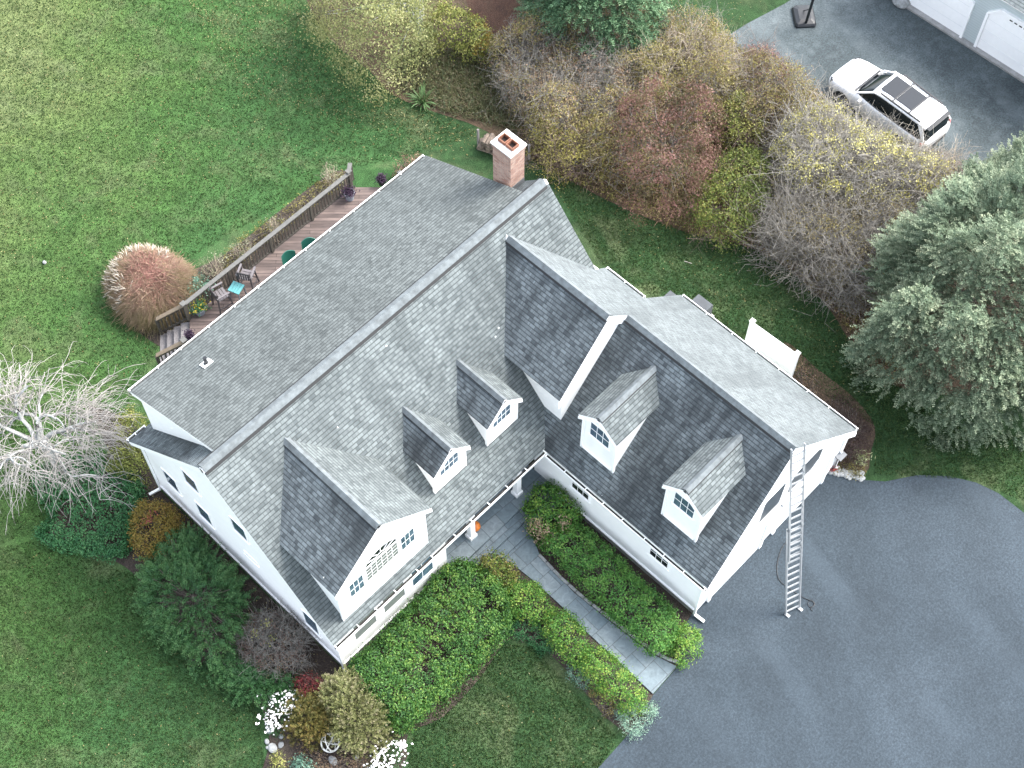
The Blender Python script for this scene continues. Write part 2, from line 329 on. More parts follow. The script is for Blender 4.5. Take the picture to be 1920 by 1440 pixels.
sheet('leaf_litter_ground', smooth_poly(pxpoly([(540, -120), (570, -10), (620, 75), (690, 130), (740, 180), (830, 215), (900, 240), (1000, 300), (1060, 335), (1180, 395), (1300, 440), (1420, 470), (1540, 560), (1620, 680), (1700, 730), (1900, 740), (2100, 680),
      (2020, 480), (1870, 400), (1760, 330), (1650, 290), (1540, 235), (1440, 160), (1345, 78), (1270, 60), (1230, -20), (1200, -140)]), 3), .006, 'litter')
sheet('red_leaf_litter', smooth_poly(pxpoly([(870, -60), (880, 20), (890, 75), (935, 90), (980, 70), (1000, 10), (990, -70)]), 3), .010, 'litter_red')
WALK = [(6.15, -4.95), (6.3, -5.6), (6.36, -6.5), (6.34, -7.67), (6.26, -8.74), (6.24, -10.09), (6.2, -11.58), (7.36, -11.54), (7.12, -10.69), (7.04, -9.52), (6.94, -7.6), (7.13, -5.97), (7.62, -4.95)]
mb = MB(); mb.prism([Vector((x, y, .0)) for x, y in WALK][::-1], (0, 0, 0), (0, 0, .05)); tag(mb.build('walkway', ['bluestone']), kind='structure')
# mortared edging stones along the right side of the walk
mb = MB(); edge = [(7.02, -5.95), (6.93, -7.0), (6.93, -8.0), (7.0, -9.0), (7.06, -9.9), (7.14, -10.7), (7.25, -11.2), (7.42, -11.55)]
for a, b in zip(edge, edge[1:]):
    a, b = Vector(a), Vector(b); d = (b-a).normalized(); n = max(2, int((b-a).length/.33)); off = Vector((d.y, -d.x))*-.09
    for i in range(n):
        p, q = a.lerp(b, i/n)+off, a.lerp(b, (i+.93)/n)+off
        mb.bar((p.x, p.y, .045), (q.x, q.y, .045), .10, .09+random.uniform(-.01, .015))
tag(mb.build('stone_edging', ['stone'], bevel=.01), kind='structure')

# ------------------------------------------------------------------ house
house = empty('house', (0, 0, 0), 'white clapboard house with weathered grey shingle roofs, five dormers and a garage wing', 'house')
H, FS = 8.16, 1.163                        # main ridge height, front pitch
def roof_slab(mb, pts, eave, th=.16, mi=(0, 1), flip=False):
    """pts: roof polygon; eave: direction of the courses. Shingle on top, white fascia and soffit."""
    pts = [Vector(p) for p in pts]; n = Vector()
    for i in range(len(pts)): n += pts[i].cross(pts[(i+1) % len(pts)])
    n.normalize()
    if n.z < 0: n = -n; pts = pts[::-1]
    e = Vector(eave).normalized(); up = n.cross(e).normalized()
    if up.z < 0: up = -up
    low = [p-n*th for p in pts]
    mb.face(pts, mi[0], [(p.dot(e), p.dot(up)) for p in pts]); mb.face(low[::-1], mi[1])
    for i in range(len(pts)):
        j = (i+1) % len(pts); mb.face([low[i], low[j], pts[j], pts[i]], mi[1])
def cap(a, b, n1, n2, wd=.17, th=.035, parent=None, dark_w=.02):
    """ridge vent: two strips lying on the two slopes (n1, n2: down-slope directions), raised over a dark vent slot"""
    mb = MB(); a = Vector(a); b = Vector(b); zt = Vector((0, 0, th*1.35))
    for k, n in enumerate((n1, n2)):
        n = Vector(n).normalized(); r = (b-a).normalized(); up = n.cross(r).normalized()
        if up.z < 0: up = -up
        o = up*th; dw = dark_w*(1.0 if k == 0 else .8)
        e0, e1 = a+n*wd+o, b+n*wd+o
        L = (b-a).length; N = max(1, int(L/.3))
        for i in range(N):
            f0, f1 = i/N, (i+1)/N; p0, p1 = a.lerp(b, f0), a.lerp(b, f1)
            mb.face([p0+zt, p1+zt, p1+n*wd+o, p0+n*wd+o], 0)
        mb.face([e0, e1, e1-up*(th+.01), e0-up*(th+.01)], 1)
        mb.face([b+n*wd+up*.012, a+n*wd+up*.012, a+n*(wd+dw)+up*.012, b+n*(wd+dw)+up*.012], 1)
        for p in (a, b): mb.face([p, p+zt, p+n*wd+o, p+n*wd], 0)
    return mb.build('ridge_vent', ['ridge_cap', 'dark'], parent)
def gutter(a, b, out, parent, hang=.75):
    """white trough with dark debris inside and white hanger straps"""
    mb = MB(); a = Vector(a); b = Vector(b); o = Vector(out).normalized(); d = (b-a).normalized(); L = (b-a).length
    z = Vector((0, 0, 1))
    mb.bar(a+o*.105-z*.05, b+o*.105-z*.05, .02, .12, 0); mb.bar(a+o*.052-z*.105, b+o*.052-z*.105, .088, .02, 0)
    mb.bar(a+o*.052-z*.07, b+o*.052-z*.07, .087, .04, 1)
    n = max(2, int(L/hang))
    for i in range(n+1):
        p = a+d*(.03+(L-.06)*i/n+ (random.uniform(-.1, .1) if 0 < i < n else 0)); mb.bar(p+o*-.02+z*.006, p+o*.115+z*.016, .03, .012, 0)
    return mb.build('gutter', ['white_plastic', 'gutter_dirt'], parent)
# walls
mb = MB()
def pent(x0, x1, yf, yb, eps=.10):
    zf, zb = H+FS*yf-eps, H-.995*yb-eps
    mb.prism([Vector((x0, yf, -.1)), Vector((x0, yf, zf)), Vector((x0, 0, H-eps)), Vector((x0, yb, zb)), Vector((x0, yb, -.1))], (x0, 0, 0), (x1, 0, 0), 0)
pent(.27, 4.75, -4.2, 4.5); pent(4.6, 13.23, -2.45, 4.46)
mb.prism([Vector((.72, -.5, 6)), Vector((.72, 0, H-.1)), Vector((.72, 4.25, H-.1-.472*4.25)), Vector((.72, 4.25, 2))], (0, 0, 0), (11.92, 0, 0), 0)
mb.build('wall', ['siding'], house)
mb = MB()
def wpent(y0, y1, xl, zl, xr, zr, xm, zm, z0):
    mb.prism([Vector((xl, y0, z0)), Vector((xl, y0, zl)), Vector((xm, y0, zm)), Vector((xr, y0, zr)), Vector((xr, y0, z0))], (0, y0, 0), (0, y1, 0), 0)
RP = lambda x: 7.76-1.05*(x-11.42)         # shared right-hand roof plane of cross gable and wing
wpent(-10.79, -3.9, 9.05, 3.0, 16.05, RP(16.05)-.12, 12.22, 6.8, -.1)
mb.build('garage_wall', ['siding'], house)
mb = MB(); wpent(-4.43, -1.2, 9.6, 5.62, 13.85, RP(13.85)-.12, 11.42, 7.6, -.1); mb.build('gable_wall', ['siding'], house)
# base trim and foundation
mb = MB()
for c_, s_, c2, s2 in (((2.5, -4.225, .33), (4.46, .05, .06), (2.5, -4.215, .14), (4.42, .03, .28)), ((.245, .15, .33), (.05, 8.75, .06), (.255, .15, .14), (.03, 8.7, .28)), ((9.02, -7.4, .33), (.06, 6.8, .06), (9.035, -7.4, .14), (.03, 6.76, .28))):
    mb = MB(); mb.box(c_, s_); mb.build('base_trim', ['white_trim'], house); mb = MB(); mb.box(c2, s2); mb.build('foundation', ['concrete'], house)
# main roof
mb = MB()
fz = lambda y: H+FS*y
roof_slab(mb, [(0, 0, H), (13.5, 0, H), (13.5, -2.6, fz(-2.6)), (12, -4.47, fz(-4.47)), (0, -4.47, fz(-4.47))], (1, 0, 0))
bz = lambda y: H-.995*y
main_roof = mb.build('roof', ['shingle', 'white_trim'], house)
mb = MB()
roof_slab(mb, [(0, 0, H), (.9, 0, H), (.9, 4.73, bz(4.73)), (0, 4.73, bz(4.73))], (1, 0, 0)); mb.build('back_roof', ['shingle_dark', 'white_trim'], house)
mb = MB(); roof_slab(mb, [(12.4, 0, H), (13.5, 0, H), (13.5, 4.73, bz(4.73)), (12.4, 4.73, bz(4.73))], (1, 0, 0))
mb.build('back_roof', ['shingle_dark', 'white_trim'], house)
mb = MB(); roof_slab(mb, [(.62, 0, H+.015), (12.73, 0, H+.015), (12.73, 4.53, 6.03), (.62, 4.53, 6.03)], (1, 0, 0)); mb.build('shed_roof', ['shingle_back', 'white_trim'], house)
cap((.03, 0, H+.02), (13.4, 0, H+.02), (0, -1, -FS), (0, 1, -.472), .155, .045, main_roof, .11)
gutter((.0, -4.47, 2.90), (8.84, -4.47, 2.90), (0, -1, 0), house, .78); gutter((.62, 4.53, 5.97), (12.73, 4.53, 5.97), (0, 1, 0), house, 1.0); gutter((0, 4.73, 3.4), (.72, 4.73, 3.4), (0, 1, 0), house, .6)
# wing and cross gable roof: one shared right-hand plane
mb = MB()
roof_slab(mb, [(11.42, -.34, 7.76), (13.45, -2.2, RP(13.45)), (14.1, -2.1, RP(14.1)), (14.1, -3.75, RP(14.1)), (16.28, -3.68, RP(16.28)), (16.28, -10.98, RP(16.28)), (12.22, -10.87, RP(12.22)), (12.22, -4.50, RP(12.22)), (11.42, -4.5, 7.76)], (0, 1, 0), .16)
wing_roof = mb.build('garage_roof', ['shingle_pale', 'white_trim'], house)
mb = MB(); zw = RP(12.22); WS = (zw-2.92)/(12.22-8.84)
wl = lambda x: zw-WS*(12.22-x)
roof_slab(mb, [(12.2, -3.0, wl(12.2)-.012), (12.2, -10.87, wl(12.2)-.012), (8.84, -11.08, 2.92), (8.84, -3.6, 2.92)], (0, 1, 0), .10); mb.build('garage_roof', ['shingle_dark', 'white_trim'], house)
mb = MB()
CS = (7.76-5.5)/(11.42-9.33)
roof_slab(mb, [(11.40, -.32, 7.725), (11.40, -4.5, 7.725), (9.33, -4.56, 5.5), (9.33, -2.1, 5.5)], (0, 1, 0), .10); cg = mb.build('gable_roof', ['shingle_dark', 'white_trim'], house)
cap((11.42, -.45, 7.77), (11.42, -4.47, 7.77), (-1, 0, -1.08), (1, 0, -1.05), .17, .03, cg, .075)
cap((12.22, -4.55, zw+.02), (12.22, -10.84, zw+.02), (-1, 0, -WS), (1, 0, -1.05), .15, .035, wing_roof, .085)
gutter((8.84, -11.06, 2.86), (8.84, -4.6, 2.86), (-1, 0, 0), house, .8); gutter((16.28, -3.7, RP(16.28)-.06), (16.28, -10.96, RP(16.28)-.06), (1, 0, 0), house, .95); gutter((14.1, -2.1, RP(14.1)-.06), (14.1, -3.72, RP(14.1)-.06), (1, 0, 0), house, .9)
# broad rake board of the cross gable
mb = MB()
def board(a, b, drop, th, nrm):
    a = Vector(a); b = Vector(b); n = Vector(nrm)*th
    mb.prism([a, b, b-Vector((0, 0, drop)), a-Vector((0, 0, drop))], (0, 0, 0), n)
board((9.30, -4.53, 5.40), (11.42, -4.47, 7.66), .34, .04, (0, -1, 0)); board((12.18, -4.47, 6.86), (11.42, -4.47, 7.66), .34, .04, (0, -1, 0)); mb.build('rake_board', ['white_trim'], house); mb = MB()
board((8.87, -11.08, 2.82), (12.22, -10.87, zw-.12), .24, .03, (0, -1, 0)); board((16.25, -10.98, RP(16.25)-.12), (12.22, -10.87, zw-.12), .24, .03, (0, -1, 0))
mb.build('rake_board', ['white_trim'], house)
# windows: origin = top-left seen from outside, rv right, unit; n outward
def window(parent, o, rv, n, w, h, cols, rows, glass='glass', name='window', fr=.07, up=(0, 0, 1)):
    o = Vector(o); rv = Vector(rv).normalized(); n = Vector(n).normalized(); up = Vector(up); mb = MB()
    M = Matrix((rv, n, up)).transposed()
    q = lambda s, t, d: o+rv*s-up*t+n*d
    mb.box(q(w/2, h/2, .004), (w, .02, h), 1, M)
    for t in (-fr/2, w+fr/2): mb.box(q(t, h/2, .009), (fr, .034, h+2*fr), 0, M)
    for t in (-fr/2, h+fr/2): mb.box(q(w/2, t, .008), (w, .032, fr), 0, M)
    if rows > 1 or cols > 1: mb.box(q(w/2, h/2, .006), (w, .022, .028), 0, M)
    mb.box(q(w/2, h+fr+.02, .015), (w+2*fr+.06, .05, .04), 0, M)
    for i in range(1, cols): mb.box(q(w*i/cols, h/2, .005), (.018, .022, h), 0, M)
    for i in range(1, rows):
        if abs(i/rows-.5) > .01: mb.box(q(w/2, h*i/rows, .005), (w, .0215, .018), 0, M)
    return mb.build(name, ['white_trim', glass], parent, weld=False)
for y, z, hh in ((2.10, 4.85, .85), (-.05, 4.75, .85), (2.1, 2.6, .95), (3.66, 2.68, .95), (-2.68, 2.1, 1.05)):
    window(house, (.27, y, z), (0, -1, 0), (-1, 0, 0), .60, hh, 1, 1, fr=.05)
window(house, (.27, -.15, 2.42), (0, -1, 0), (-1, 0, 0), .56, .14, 1, 1, fr=.04)
window(house, (9.05, -5.54, 2.2), (0, -1, 0), (-1, 0, 0), .68, .62, 3, 2, 'dark_glass'); window(house, (9.05, -8.8, 2.15), (0, -1, 0), (-1, 0, 0), .70, .62, 3, 2, 'dark_glass')
window(house, (3.3, -4.2, 2.35), (1, 0, 0), (0, -1, 0), .85, 1.2, 2, 2); window(house, (.9, -4.2, 2.35), (1, 0, 0), (0, -1, 0), .85, 1.2, 1, 1, 'pale_glass'); window(house, (2.1, -4.2, 2.35), (1, 0, 0), (0, -1, 0), .85, 1.2, 1, 1, 'pale_glass')
# dormers ------------------------------------------------------------
def dormer(Mf, ht, tf, zr, ze, h, hb, roof_l, roof_r, panes, wall_inset=.13, front_inset=.16):
    """Mf(s,t,z)->world; ht(z): t of host roof at height z; tf: front of roof; zr/ze ridge/eave z; h half width; hb(t): host roof height"""
    wallm = MB(); tw = tf-front_inset; hw = h-wall_inset; sl = (zr-ze)/h
    zc = zr-.14-0*sl; zew = zr-.14-sl*hw
    zb = hb(tw)-.05
    A = [Mf(-hw, tw, zb), Mf(hw, tw, zb), Mf(hw, tw, zew), Mf(0, tw, zc), Mf(-hw, tw, zew)]
    tb = ht(zr)-.6; B = [Mf(-hw, tb, zb), Mf(hw, tb, zb), Mf(hw, tb, zew), Mf(0, tb, zc), Mf(-hw, tb, zew)]
    wallm.loft([A, B])
    d = wallm.build('dormer', ['siding'], house)
    ed = Mf(0, 1, 0)-Mf(0, 0, 0)
    for sgn, mat in ((-1, roof_l), (1, roof_r)):
        mb = MB(); roof_slab(mb, [Mf(0, ht(zr)-.12, zr), Mf(0, tf, zr), Mf(sgn*h, tf, ze), Mf(sgn*h, ht(ze)-.12, ze)], ed, .12); rf = mb.build('roof', [mat, 'white_trim'], d)
    s1 = Mf(1, 0, -sl)-Mf(0, 0, 0); s2 = Mf(-1, 0, -sl)-Mf(0, 0, 0)
    cap(Mf(0, ht(zr)-.02, zr+.012), Mf(0, tf-.02, zr+.012), s1, s2, .13 if h < 1 else .15, .03, d, .045)
    mb = MB()
    for sgn in (-1, 1):
        a, b = Mf(0, tf-.02, zr-.10), Mf(sgn*h, tf-.02, ze-.10); n = (Mf(0, 1, 0)-Mf(0, 0, 0))*.03
        mb.prism([a, b, b-Vector((0, 0, .14)), a-Vector((0, 0, .14))], (0, 0, 0), n)
        for q in (tw,):
            c = Mf(sgn*(hw+.005), q+.01, (zb+zew)/2+.02); 
            mb.box(c, (.09, .09, zew-zb-.04), 0)
    c0, c1 = Mf(-hw, tw+.03, zb+.09), Mf(hw, tw+.03, zb+.09); mb.bar(c0, c1, .05, .07, 0)
    mb.build('trim', ['white_trim'], d)
    rv = Mf(1, 0, 0)-Mf(0, 0, 0)
    for (s0, t0, w_, h_, cc, rr, gl) in panes:
        window(d, Mf(s0, tw, t0), rv, ed, w_, h_, cc, rr, gl, fr=.05)
    return d, tw, rv, ed
hF = lambda z: (H-z)/FS; bF = lambda t: H-FS*t
MF = lambda u: (lambda s, t, z: Vector((u+s, -t, z)))
for u in (5.745, 7.95):
    dormer(MF(u), hF, 3.65, 6.19, 5.40, .745, bF, 'shingle_dark', 'shingle', [(-.36, 5.38, .72, .60, 4, 2, 'glass')])
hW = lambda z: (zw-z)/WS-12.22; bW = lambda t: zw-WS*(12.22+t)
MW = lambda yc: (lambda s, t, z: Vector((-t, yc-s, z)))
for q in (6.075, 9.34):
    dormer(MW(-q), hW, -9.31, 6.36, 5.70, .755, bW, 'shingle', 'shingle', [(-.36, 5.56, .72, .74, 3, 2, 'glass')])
dA, twA, rvA, edA = dormer(MF(2.36), hF, 4.38, 7.46, 5.70, 1.86, bF, 'shingle_dark', 'shingle', [(-1.25, 5.06, .50, .84, 3, 2, 'glass'), (.75, 5.06, .50, .84, 3, 2, 'glass'), (-.60, 5.12, 1.2, .82, 6, 4, 'pale_glass')], .2, .2)
# half-round fanlight over the middle window
mb = MB(); oA = Vector((2.36, -twA, 5.22)); N = 18
for i in range(N):
    a, b = math.pi*i/N, math.pi*(i+1)/N
    f = lambda a, r, d: oA+Vector((r*math.cos(a)*1.0, -d, r*.78*math.sin(a)))
    mb.face([f(a, 0, .014), f(a, .6, .014), f(b, .6, .014)], 1)
    for r0, r1 in ((.6, .68), (.2, .225)): mb.face([f(a, r0, .03), f(a, r1, .03), f(b, r1, .03), f(b, r0, .03)], 0); mb.face([f(a, r0, .03), f(b, r0, .03), f(b, r0, 0), f(a, r0, 0)], 0); mb.face([f(a, r1, .03), f(b, r1, .03), f(b, r1, 0), f(a, r1, 0)], 0)
for i in range(1, 6):
    a = math.pi*i/6; mb.bar(f(a, .2, .018), f(a, .6, .018), .028, .02, 0)
mb.build('fanlight', ['white_trim', 'dark_glass'], dA, weld=False)
# garage gable: chamfered windows, doors
def chamfer_win(x0, x1, z0, z1, ch):
    mb = MB(); y = -10.79
    pl = [(x0, z0), (x1-ch, z0), (x1, z0+ch), (x1, z1-ch), (x1-ch, z1), (x0+ch, z1), (x0, z1-ch)]
    mb.prism([Vector((x, y+.01, z)) for x, z in pl], (0, 0, 0), (0, -.03, 0), 1)
    for (a, b) in zip(pl, pl[1:]+pl[:1]): mb.bar((a[0], y-.018, a[1]), (b[0], y-.018, b[1]), .05, .03, 0, up=(0, 1, 0))
    mb.build('window', ['white_trim', 'slate_glass'], house, weld=False)
plain('slate_glass', (.045, .055, .064), .3, 0, .25, 3)
chamfer_win(12.85, 14.45, 2.75, 4.15, .34); chamfer_win(11.5, 12.55, 2.75, 4.35, .12)
for x0 in (9.75, 12.95):
    mb = MB(); mb.box((x0+1.2, -10.80, 1.05), (2.4, .06, 2.1), 0)
    for j in range(4): mb.box((x0+1.2, -10.835, .28+.52*j), (2.3, .02, .44), 0)
    for s in (-.06, 2.46): mb.box((x0+s, -10.83, 1.1), (.12, .10, 2.2), 1)
    mb.box((x0+1.2, -10.835, 2.2), (2.64, .11, .14), 1)
    mb.build('garage_door', ['door_paint', 'white_trim'], house)
mb = MB(); mb.box((9.28, -10.87, 2.72), (.34, .22, .30), 0); mb.build('soffit_return', ['steel_grey'], house)
# downspouts
def spout(x, y, zt, d):
    mb = MB(); d = Vector(d); mb.bar((x, y, .12), (x, y, zt), .08, .06, 0); mb.bar((x, y, .12), (x+d.x*.42, y+d.y*.42, .06), .09, .07, 0); mb.build('downspout', ['white_plastic'], house)
spout(.23, -4.24, 2.8, (-.25, -.9, 0)); spout(9.0, -10.83, 2.8, (.1, -.9, 0)); spout(.22, 4.5, 3.3, (-.9, .3, 0)); spout(16.1, -10.83, 2.5, (.3, -.3, 0))
# chimney
ch = MB(); CX0, CX1, CY0, CY1, CZ = 12.86, 13.46, .86, 1.60, 9.05
pts = [(CX0, CY0), (CX1, CY0), (CX1, CY1), (CX0, CY1)]
def ring(mb, p, z0, z1, mi):
    u0 = 0
    for i in range(4):
        a, b = p[i], p[(i+1) % 4]; L = math.dist(a, b)
        mb.face([(*a, z0), (*b, z0), (*b, z1), (*a, z1)], mi, [(u0, z0), (u0+L, z0), (u0+L, z1), (u0, z1)]); u0 += L
ring(ch, pts, 5.5, CZ-.14, 0)
gp = lambda e: [(CX0-e, CY0-e), (CX1+e, CY0-e), (CX1+e, CY1+e), (CX0-e, CY1+e)]
ring(ch, gp(.025), CZ-.14, CZ, 0); ch.face([(*p, CZ-.14) for p in gp(.025)][::-1], 0)
chim = ch.build('chimney', ['brick'], house)
mb = MB(); ring(mb, gp(.05), CZ, CZ+.06, 0); mb.face([(*p, CZ+.06) for p in gp(.05)], 0); mb.face([(*p, CZ) for p in gp(.05)][::-1], 0); mb.build('chimney_crown', ['crown_mortar'], chim)
for yy in (1.06, 1.38):
    mb = MB(); cx = (CX0+CX1)/2-.02; r = .13
    for (dx, dy, sx, sy) in ((-r, 0, .035, .29), (r, 0, .035, .29), (0, -r, .225, .035), (0, r, .225, .035)): mb.box((cx+dx, yy+dy, CZ+.12), (sx, sy, .14), 0)
    mb.face([(cx-r, yy-r, CZ+.065), (cx+r, yy-r, CZ+.065), (cx+r, yy+r, CZ+.065), (cx-r, yy+r, CZ+.065)], 1); mb.build('flue', ['terracotta', 'flue_dark'], chim)
mb = MB()
for (a, b) in (((CX0, CY0), (CX1, CY0)), ((CX0, CY0), (CX0, CY1))):
    for i in range(4):
        p = Vector(a).lerp(Vector(b), i/4); q = Vector(a).lerp(Vector(b), (i+1)/4); z = bz((p.y+q.y)/2)+.10
        mb.bar((p.x, p.y, z), (q.x, q.y, z), .03, .24, 0)
mb.build('flashing', ['lead'], chim)
# plumbing vent
mb = MB(); vz = lambda y: H-.472*y
mb.box((2.64, 3.3, vz(3.3)+.03), (.34, .30, .012), 1, Matrix.Rotation(-math.atan(.472), 3, 'X')); mb.cyl((2.64, 3.3, vz(3.3)), (2.64, 3.3, vz(3.3)+.34), .055, n=12, mi=0); mb.cyl((2.64, 3.3, vz(3.3)), (2.64, 3.3, vz(3.3)+.10), .10, .06, n=12, mi=0)
mb.build('vent_pipe', ['black_plastic', 'white_plastic'], house)
# porch
mb = MB()
mb.box((6.9, -3.45, .24), (4.3, 2.2, .46), 0); mb.box((6.9, -4.72, .17), (4.32, .36, .28), 0)
mb.build('porch_floor', ['bluestone'], house)
mb = MB(); mb.box((6.9, -5.07, .085), (4.34, .34, .13), 0); mb.build('porch_step', ['bluestone'], house)
for x in (5.95, 8.05):
    mb = MB(); mb.box((x, -4.08, 1.65), (.2, .2, 2.4)); mb.box((x, -4.08, .55), (.29, .29, .16)); mb.box((x, -4.08, 2.72), (.28, .28, .14)); mb.build('porch_post', ['white_trim'], house, bevel=.01)
mb = MB(); mb.box((6.9, -4.1, 2.85), (4.3, .2, .18)); mb.build('porch_beam', ['white_trim'], house)
window(house, (5.1, -2.45, 2.2), (1, 0, 0), (0, -1, 0), .8, 1.3, 2, 2)
mb = MB(); mb.box((6.95, -2.48, 1.5), (.95, .05, 2.05), 0); mb.box((6.95, -2.46, 1.52), (1.15, .05, 2.2), 1); mb.build('front_door', ['dark', 'white_trim'], house)
# ------------------------------------------------------------------ deck
deck = empty('deck', (8.5, 6.5, 0), 'weathered brown timber deck with grey balustrade along the back of the house', 'deck')
dl = lambda pts: [(p[0]-8.5, p[1]-6.5) for p in pts]
DZ = .70; DP = [(4.95, 8.5), (3.98, 7.35), (3.98, 4.45), (13.9, 4.45), (13.9, 7.3), (12.62, 8.62)]
mb = MB(); q = dl(DP); cd, sdn = math.cos(R(-45.5)), math.sin(R(-45.5))
uvd = lambda p: (p[0]*cd+p[1]*sdn, -p[0]*sdn+p[1]*cd)
mb.face([(*p, DZ) for p in q], 0, [uvd(p) for p in q])
for i in range(len(q)):
    a, b = q[i], q[(i+1) % len(q)]; mb.face([(*a, DZ), (*b, DZ), (*b, DZ-.26), (*a, DZ-.26)], 1)
mb.build('floor', ['deck', 'deck_rail'], deck, weld=False)
def rail(a, b, z0a, z0b, capmat, parent, name='railing', h=.92):
    a = Vector((a[0]-8.5, a[1]-6.5, 0)); b = Vector((b[0]-8.5, b[1]-6.5, 0)); L = (b-a).length; d = (b-a)/L; mb = MB()
    A = a+Vector((0, 0, z0a)); B = b+Vector((0, 0, z0b)); z = Vector((0, 0, 1))
    mb.bar(A+z*h, B+z*h, .15, .035, 1); mb.bar(A+z*(h-.09), B+z*(h-.09), .045, .09, 0); mb.bar(A+z*.1, B+z*.1, .045, .07, 0)
    n = int(L/.135)
    for i in range(1, n):
        p = A.lerp(B, i/n); mb.bar(p+z*.1, p+z*(h-.06), .04, .04, 0)
    o = mb.build(name, ['deck_rail', capmat], parent)
    k = max(1, int(L/1.75))
    for i in range(k+1):
        p = A.lerp(B, i/k); mb = MB(); mb.box(p+z*(h/2-.05), (.095, .095, h+.0)); mb.build('post', ['deck_rail'], o)
    return o
rail((4.95, 8.5), (12.58, 8.56), DZ, DZ, 'rail_cap', deck); rail((12.6, 8.6), (12.9, 8.85), DZ+.02, DZ+.02, 'rail_cap', deck)
rail((13.86, 7.35), (13.86, 5.6), DZ, DZ, 'rail_cap', deck)
sv_ = Vector((-.80, .60)); p1 = Vector((4.90, 8.50)); p2 = Vector((3.98, 7.38))
rail(p1, p1+sv_*1.05, DZ-.02, .05, 'rail_tan', deck, 'stair_railing'); rail(p2, p2+sv_*1.05, DZ-.02, .05, 'rail_tan', deck, 'stair_railing')
for p, hh in ((p1, .99), (p2, 1.0), (Vector((12.6, 8.6)), .98)):
    mb = MB(); mb.box((p.x-8.5, p.y-6.5, DZ+hh/2), (.12, .12, hh)); mb.box((p.x-8.5, p.y-6.5, DZ+hh+.012), (.19, .19, .03), 1); mb.build('post_cap', ['deck_rail', 'rail_cap'], deck)
mb = MB()
for i in range(4):
    z = DZ-.17*(i+1)+.0; a, b = p1+sv_*(.27*i), p2+sv_*(.27*i); c = sv_*.30
    pl = [Vector((*(a-Vector((8.5, 6.5))), z)), Vector((*(b-Vector((8.5, 6.5))), z)), Vector((*(b+c-Vector((8.5, 6.5))), z)), Vector((*(a+c-Vector((8.5, 6.5))), z))]
    mb.prism(pl, (0, 0, 0), (0, 0, -.045), 0)
    for f in (0, 1): pass
mb.build('stairs', ['grey_wood'], deck)
# ------------------------------------------------------------------ deck furniture
def bar_chair(loc, rz, label):
    t = empty('bar_chair', loc, label, 'chair', rz, 'bar chairs on the deck')
    mb = MB()
    for i in range(4): mb.box((0, -.165+.11*i, .70), (.46, .09, .03))
    mb.build('seat', ['chair_wood'], t)
    mb = MB()
    for i in range(5): mb.box((-.17+.085*i, -.235, .92), (.05, .02, .34))
    mb.box((0, -.24, 1.10), (.46, .03, .07)); mb.build('backrest', ['chair_dark'], t)
    for s in (-1, 1): mb = MB(); mb.box((s*.25, .0, .93), (.07, .50, .03)); mb.bar((s*.24, .2, .70), (s*.24, .2, .93), .035, .035); mb.build('armrest', ['chair_wood'], t)
    for sx in (-1, 1):
        for sy in (-1, 1):
            mb = MB(); mb.bar((sx*.22, sy*.20, 1.1 if sy < 0 else .7), (sx*.26, sy*.27, 0), .045, .045); mb.build('leg', ['chair_dark'], t)
    mb = MB(); mb.box((0, .24, .3), (.48, .03, .04))
    for s in (-1, 1): mb.box((s*.245, 0, .26), (.03, .48, .04))
    mb.build('footrest', ['chair_dark'], t)
bar_chair((6.10, 8.05, DZ), R(45-180+35), 'dark slatted bar chair beside the yellow flower pot on the deck')
bar_chair((7.25, 8.02, DZ), R(-60), 'dark slatted bar chair farther from the stairs with its back turned from the railing')
t = empty('side_table', (6.68, 7.93, DZ), 'small turquoise slatted table between the two bar chairs', 'table', R(20))
mb = MB()
for i in range(4): mb.box((0, -.165+.11*i, .62), (.42, .10, .03))
mb.build('tabletop', ['teal_paint'], t)
for sx in (-1, 1):
    for sy in (-1, 1): mb = MB(); mb.bar((sx*.18, sy*.17, .61), (sx*.2, sy*.2, 0), .035, .035); mb.build('leg', ['steel_grey'], t)
def patio_chair(loc, rz, label):
    t = empty('patio_chair', loc, label, 'chair', rz, 'green chairs on the deck')
    mb = MB()
    rg = []
    for i in range(9):
        a = -1+2*i/8; rg.append([Vector((a*.27, -.24-.05*(1-a*a), .42)), Vector((a*.26, -.27-.07*(1-a*a), .93-.10*a*a)), Vector((a*.26, -.245-.07*(1-a*a), .93-.10*a*a)), Vector((a*.27, -.215-.05*(1-a*a), .42))])
    mb.loft(rg); mb.build('backrest', ['green_plastic'], t, smooth=False)
    mb = MB(); mb.box((0, 0, .42), (.52, .5, .04)); mb.build('seat', ['green_plastic'], t, bevel=.015)
    for sx in (-1, 1):
        for sy in (-1, 1): mb = MB(); mb.bar((sx*.23, sy*.22, .41), (sx*.26, sy*.26, 0), .04, .04); mb.build('leg', ['green_plastic'], t)
patio_chair((8.70, 7.32, DZ), R(165), 'dark green chair on the deck nearer the turquoise table'); patio_chair((9.5, 7.25, DZ), R(150), 'dark green chair on the deck farther from the turquoise table')
t = empty('patio_table', (9.0, 6.35, DZ), 'white table beside the dark green deck chairs at the roof edge', 'table')
mb = MB(); mb.cyl((0, 0, .70), (0, 0, .74), .62, n=28); mb.build('tabletop', ['white_plastic'], t)
mb = MB(); mb.cyl((0, 0, 0), (0, 0, .70), .05); mb.cyl((0, 0, 0), (0, 0, .04), .28, n=16); mb.build('pedestal', ['white_plastic'], t)

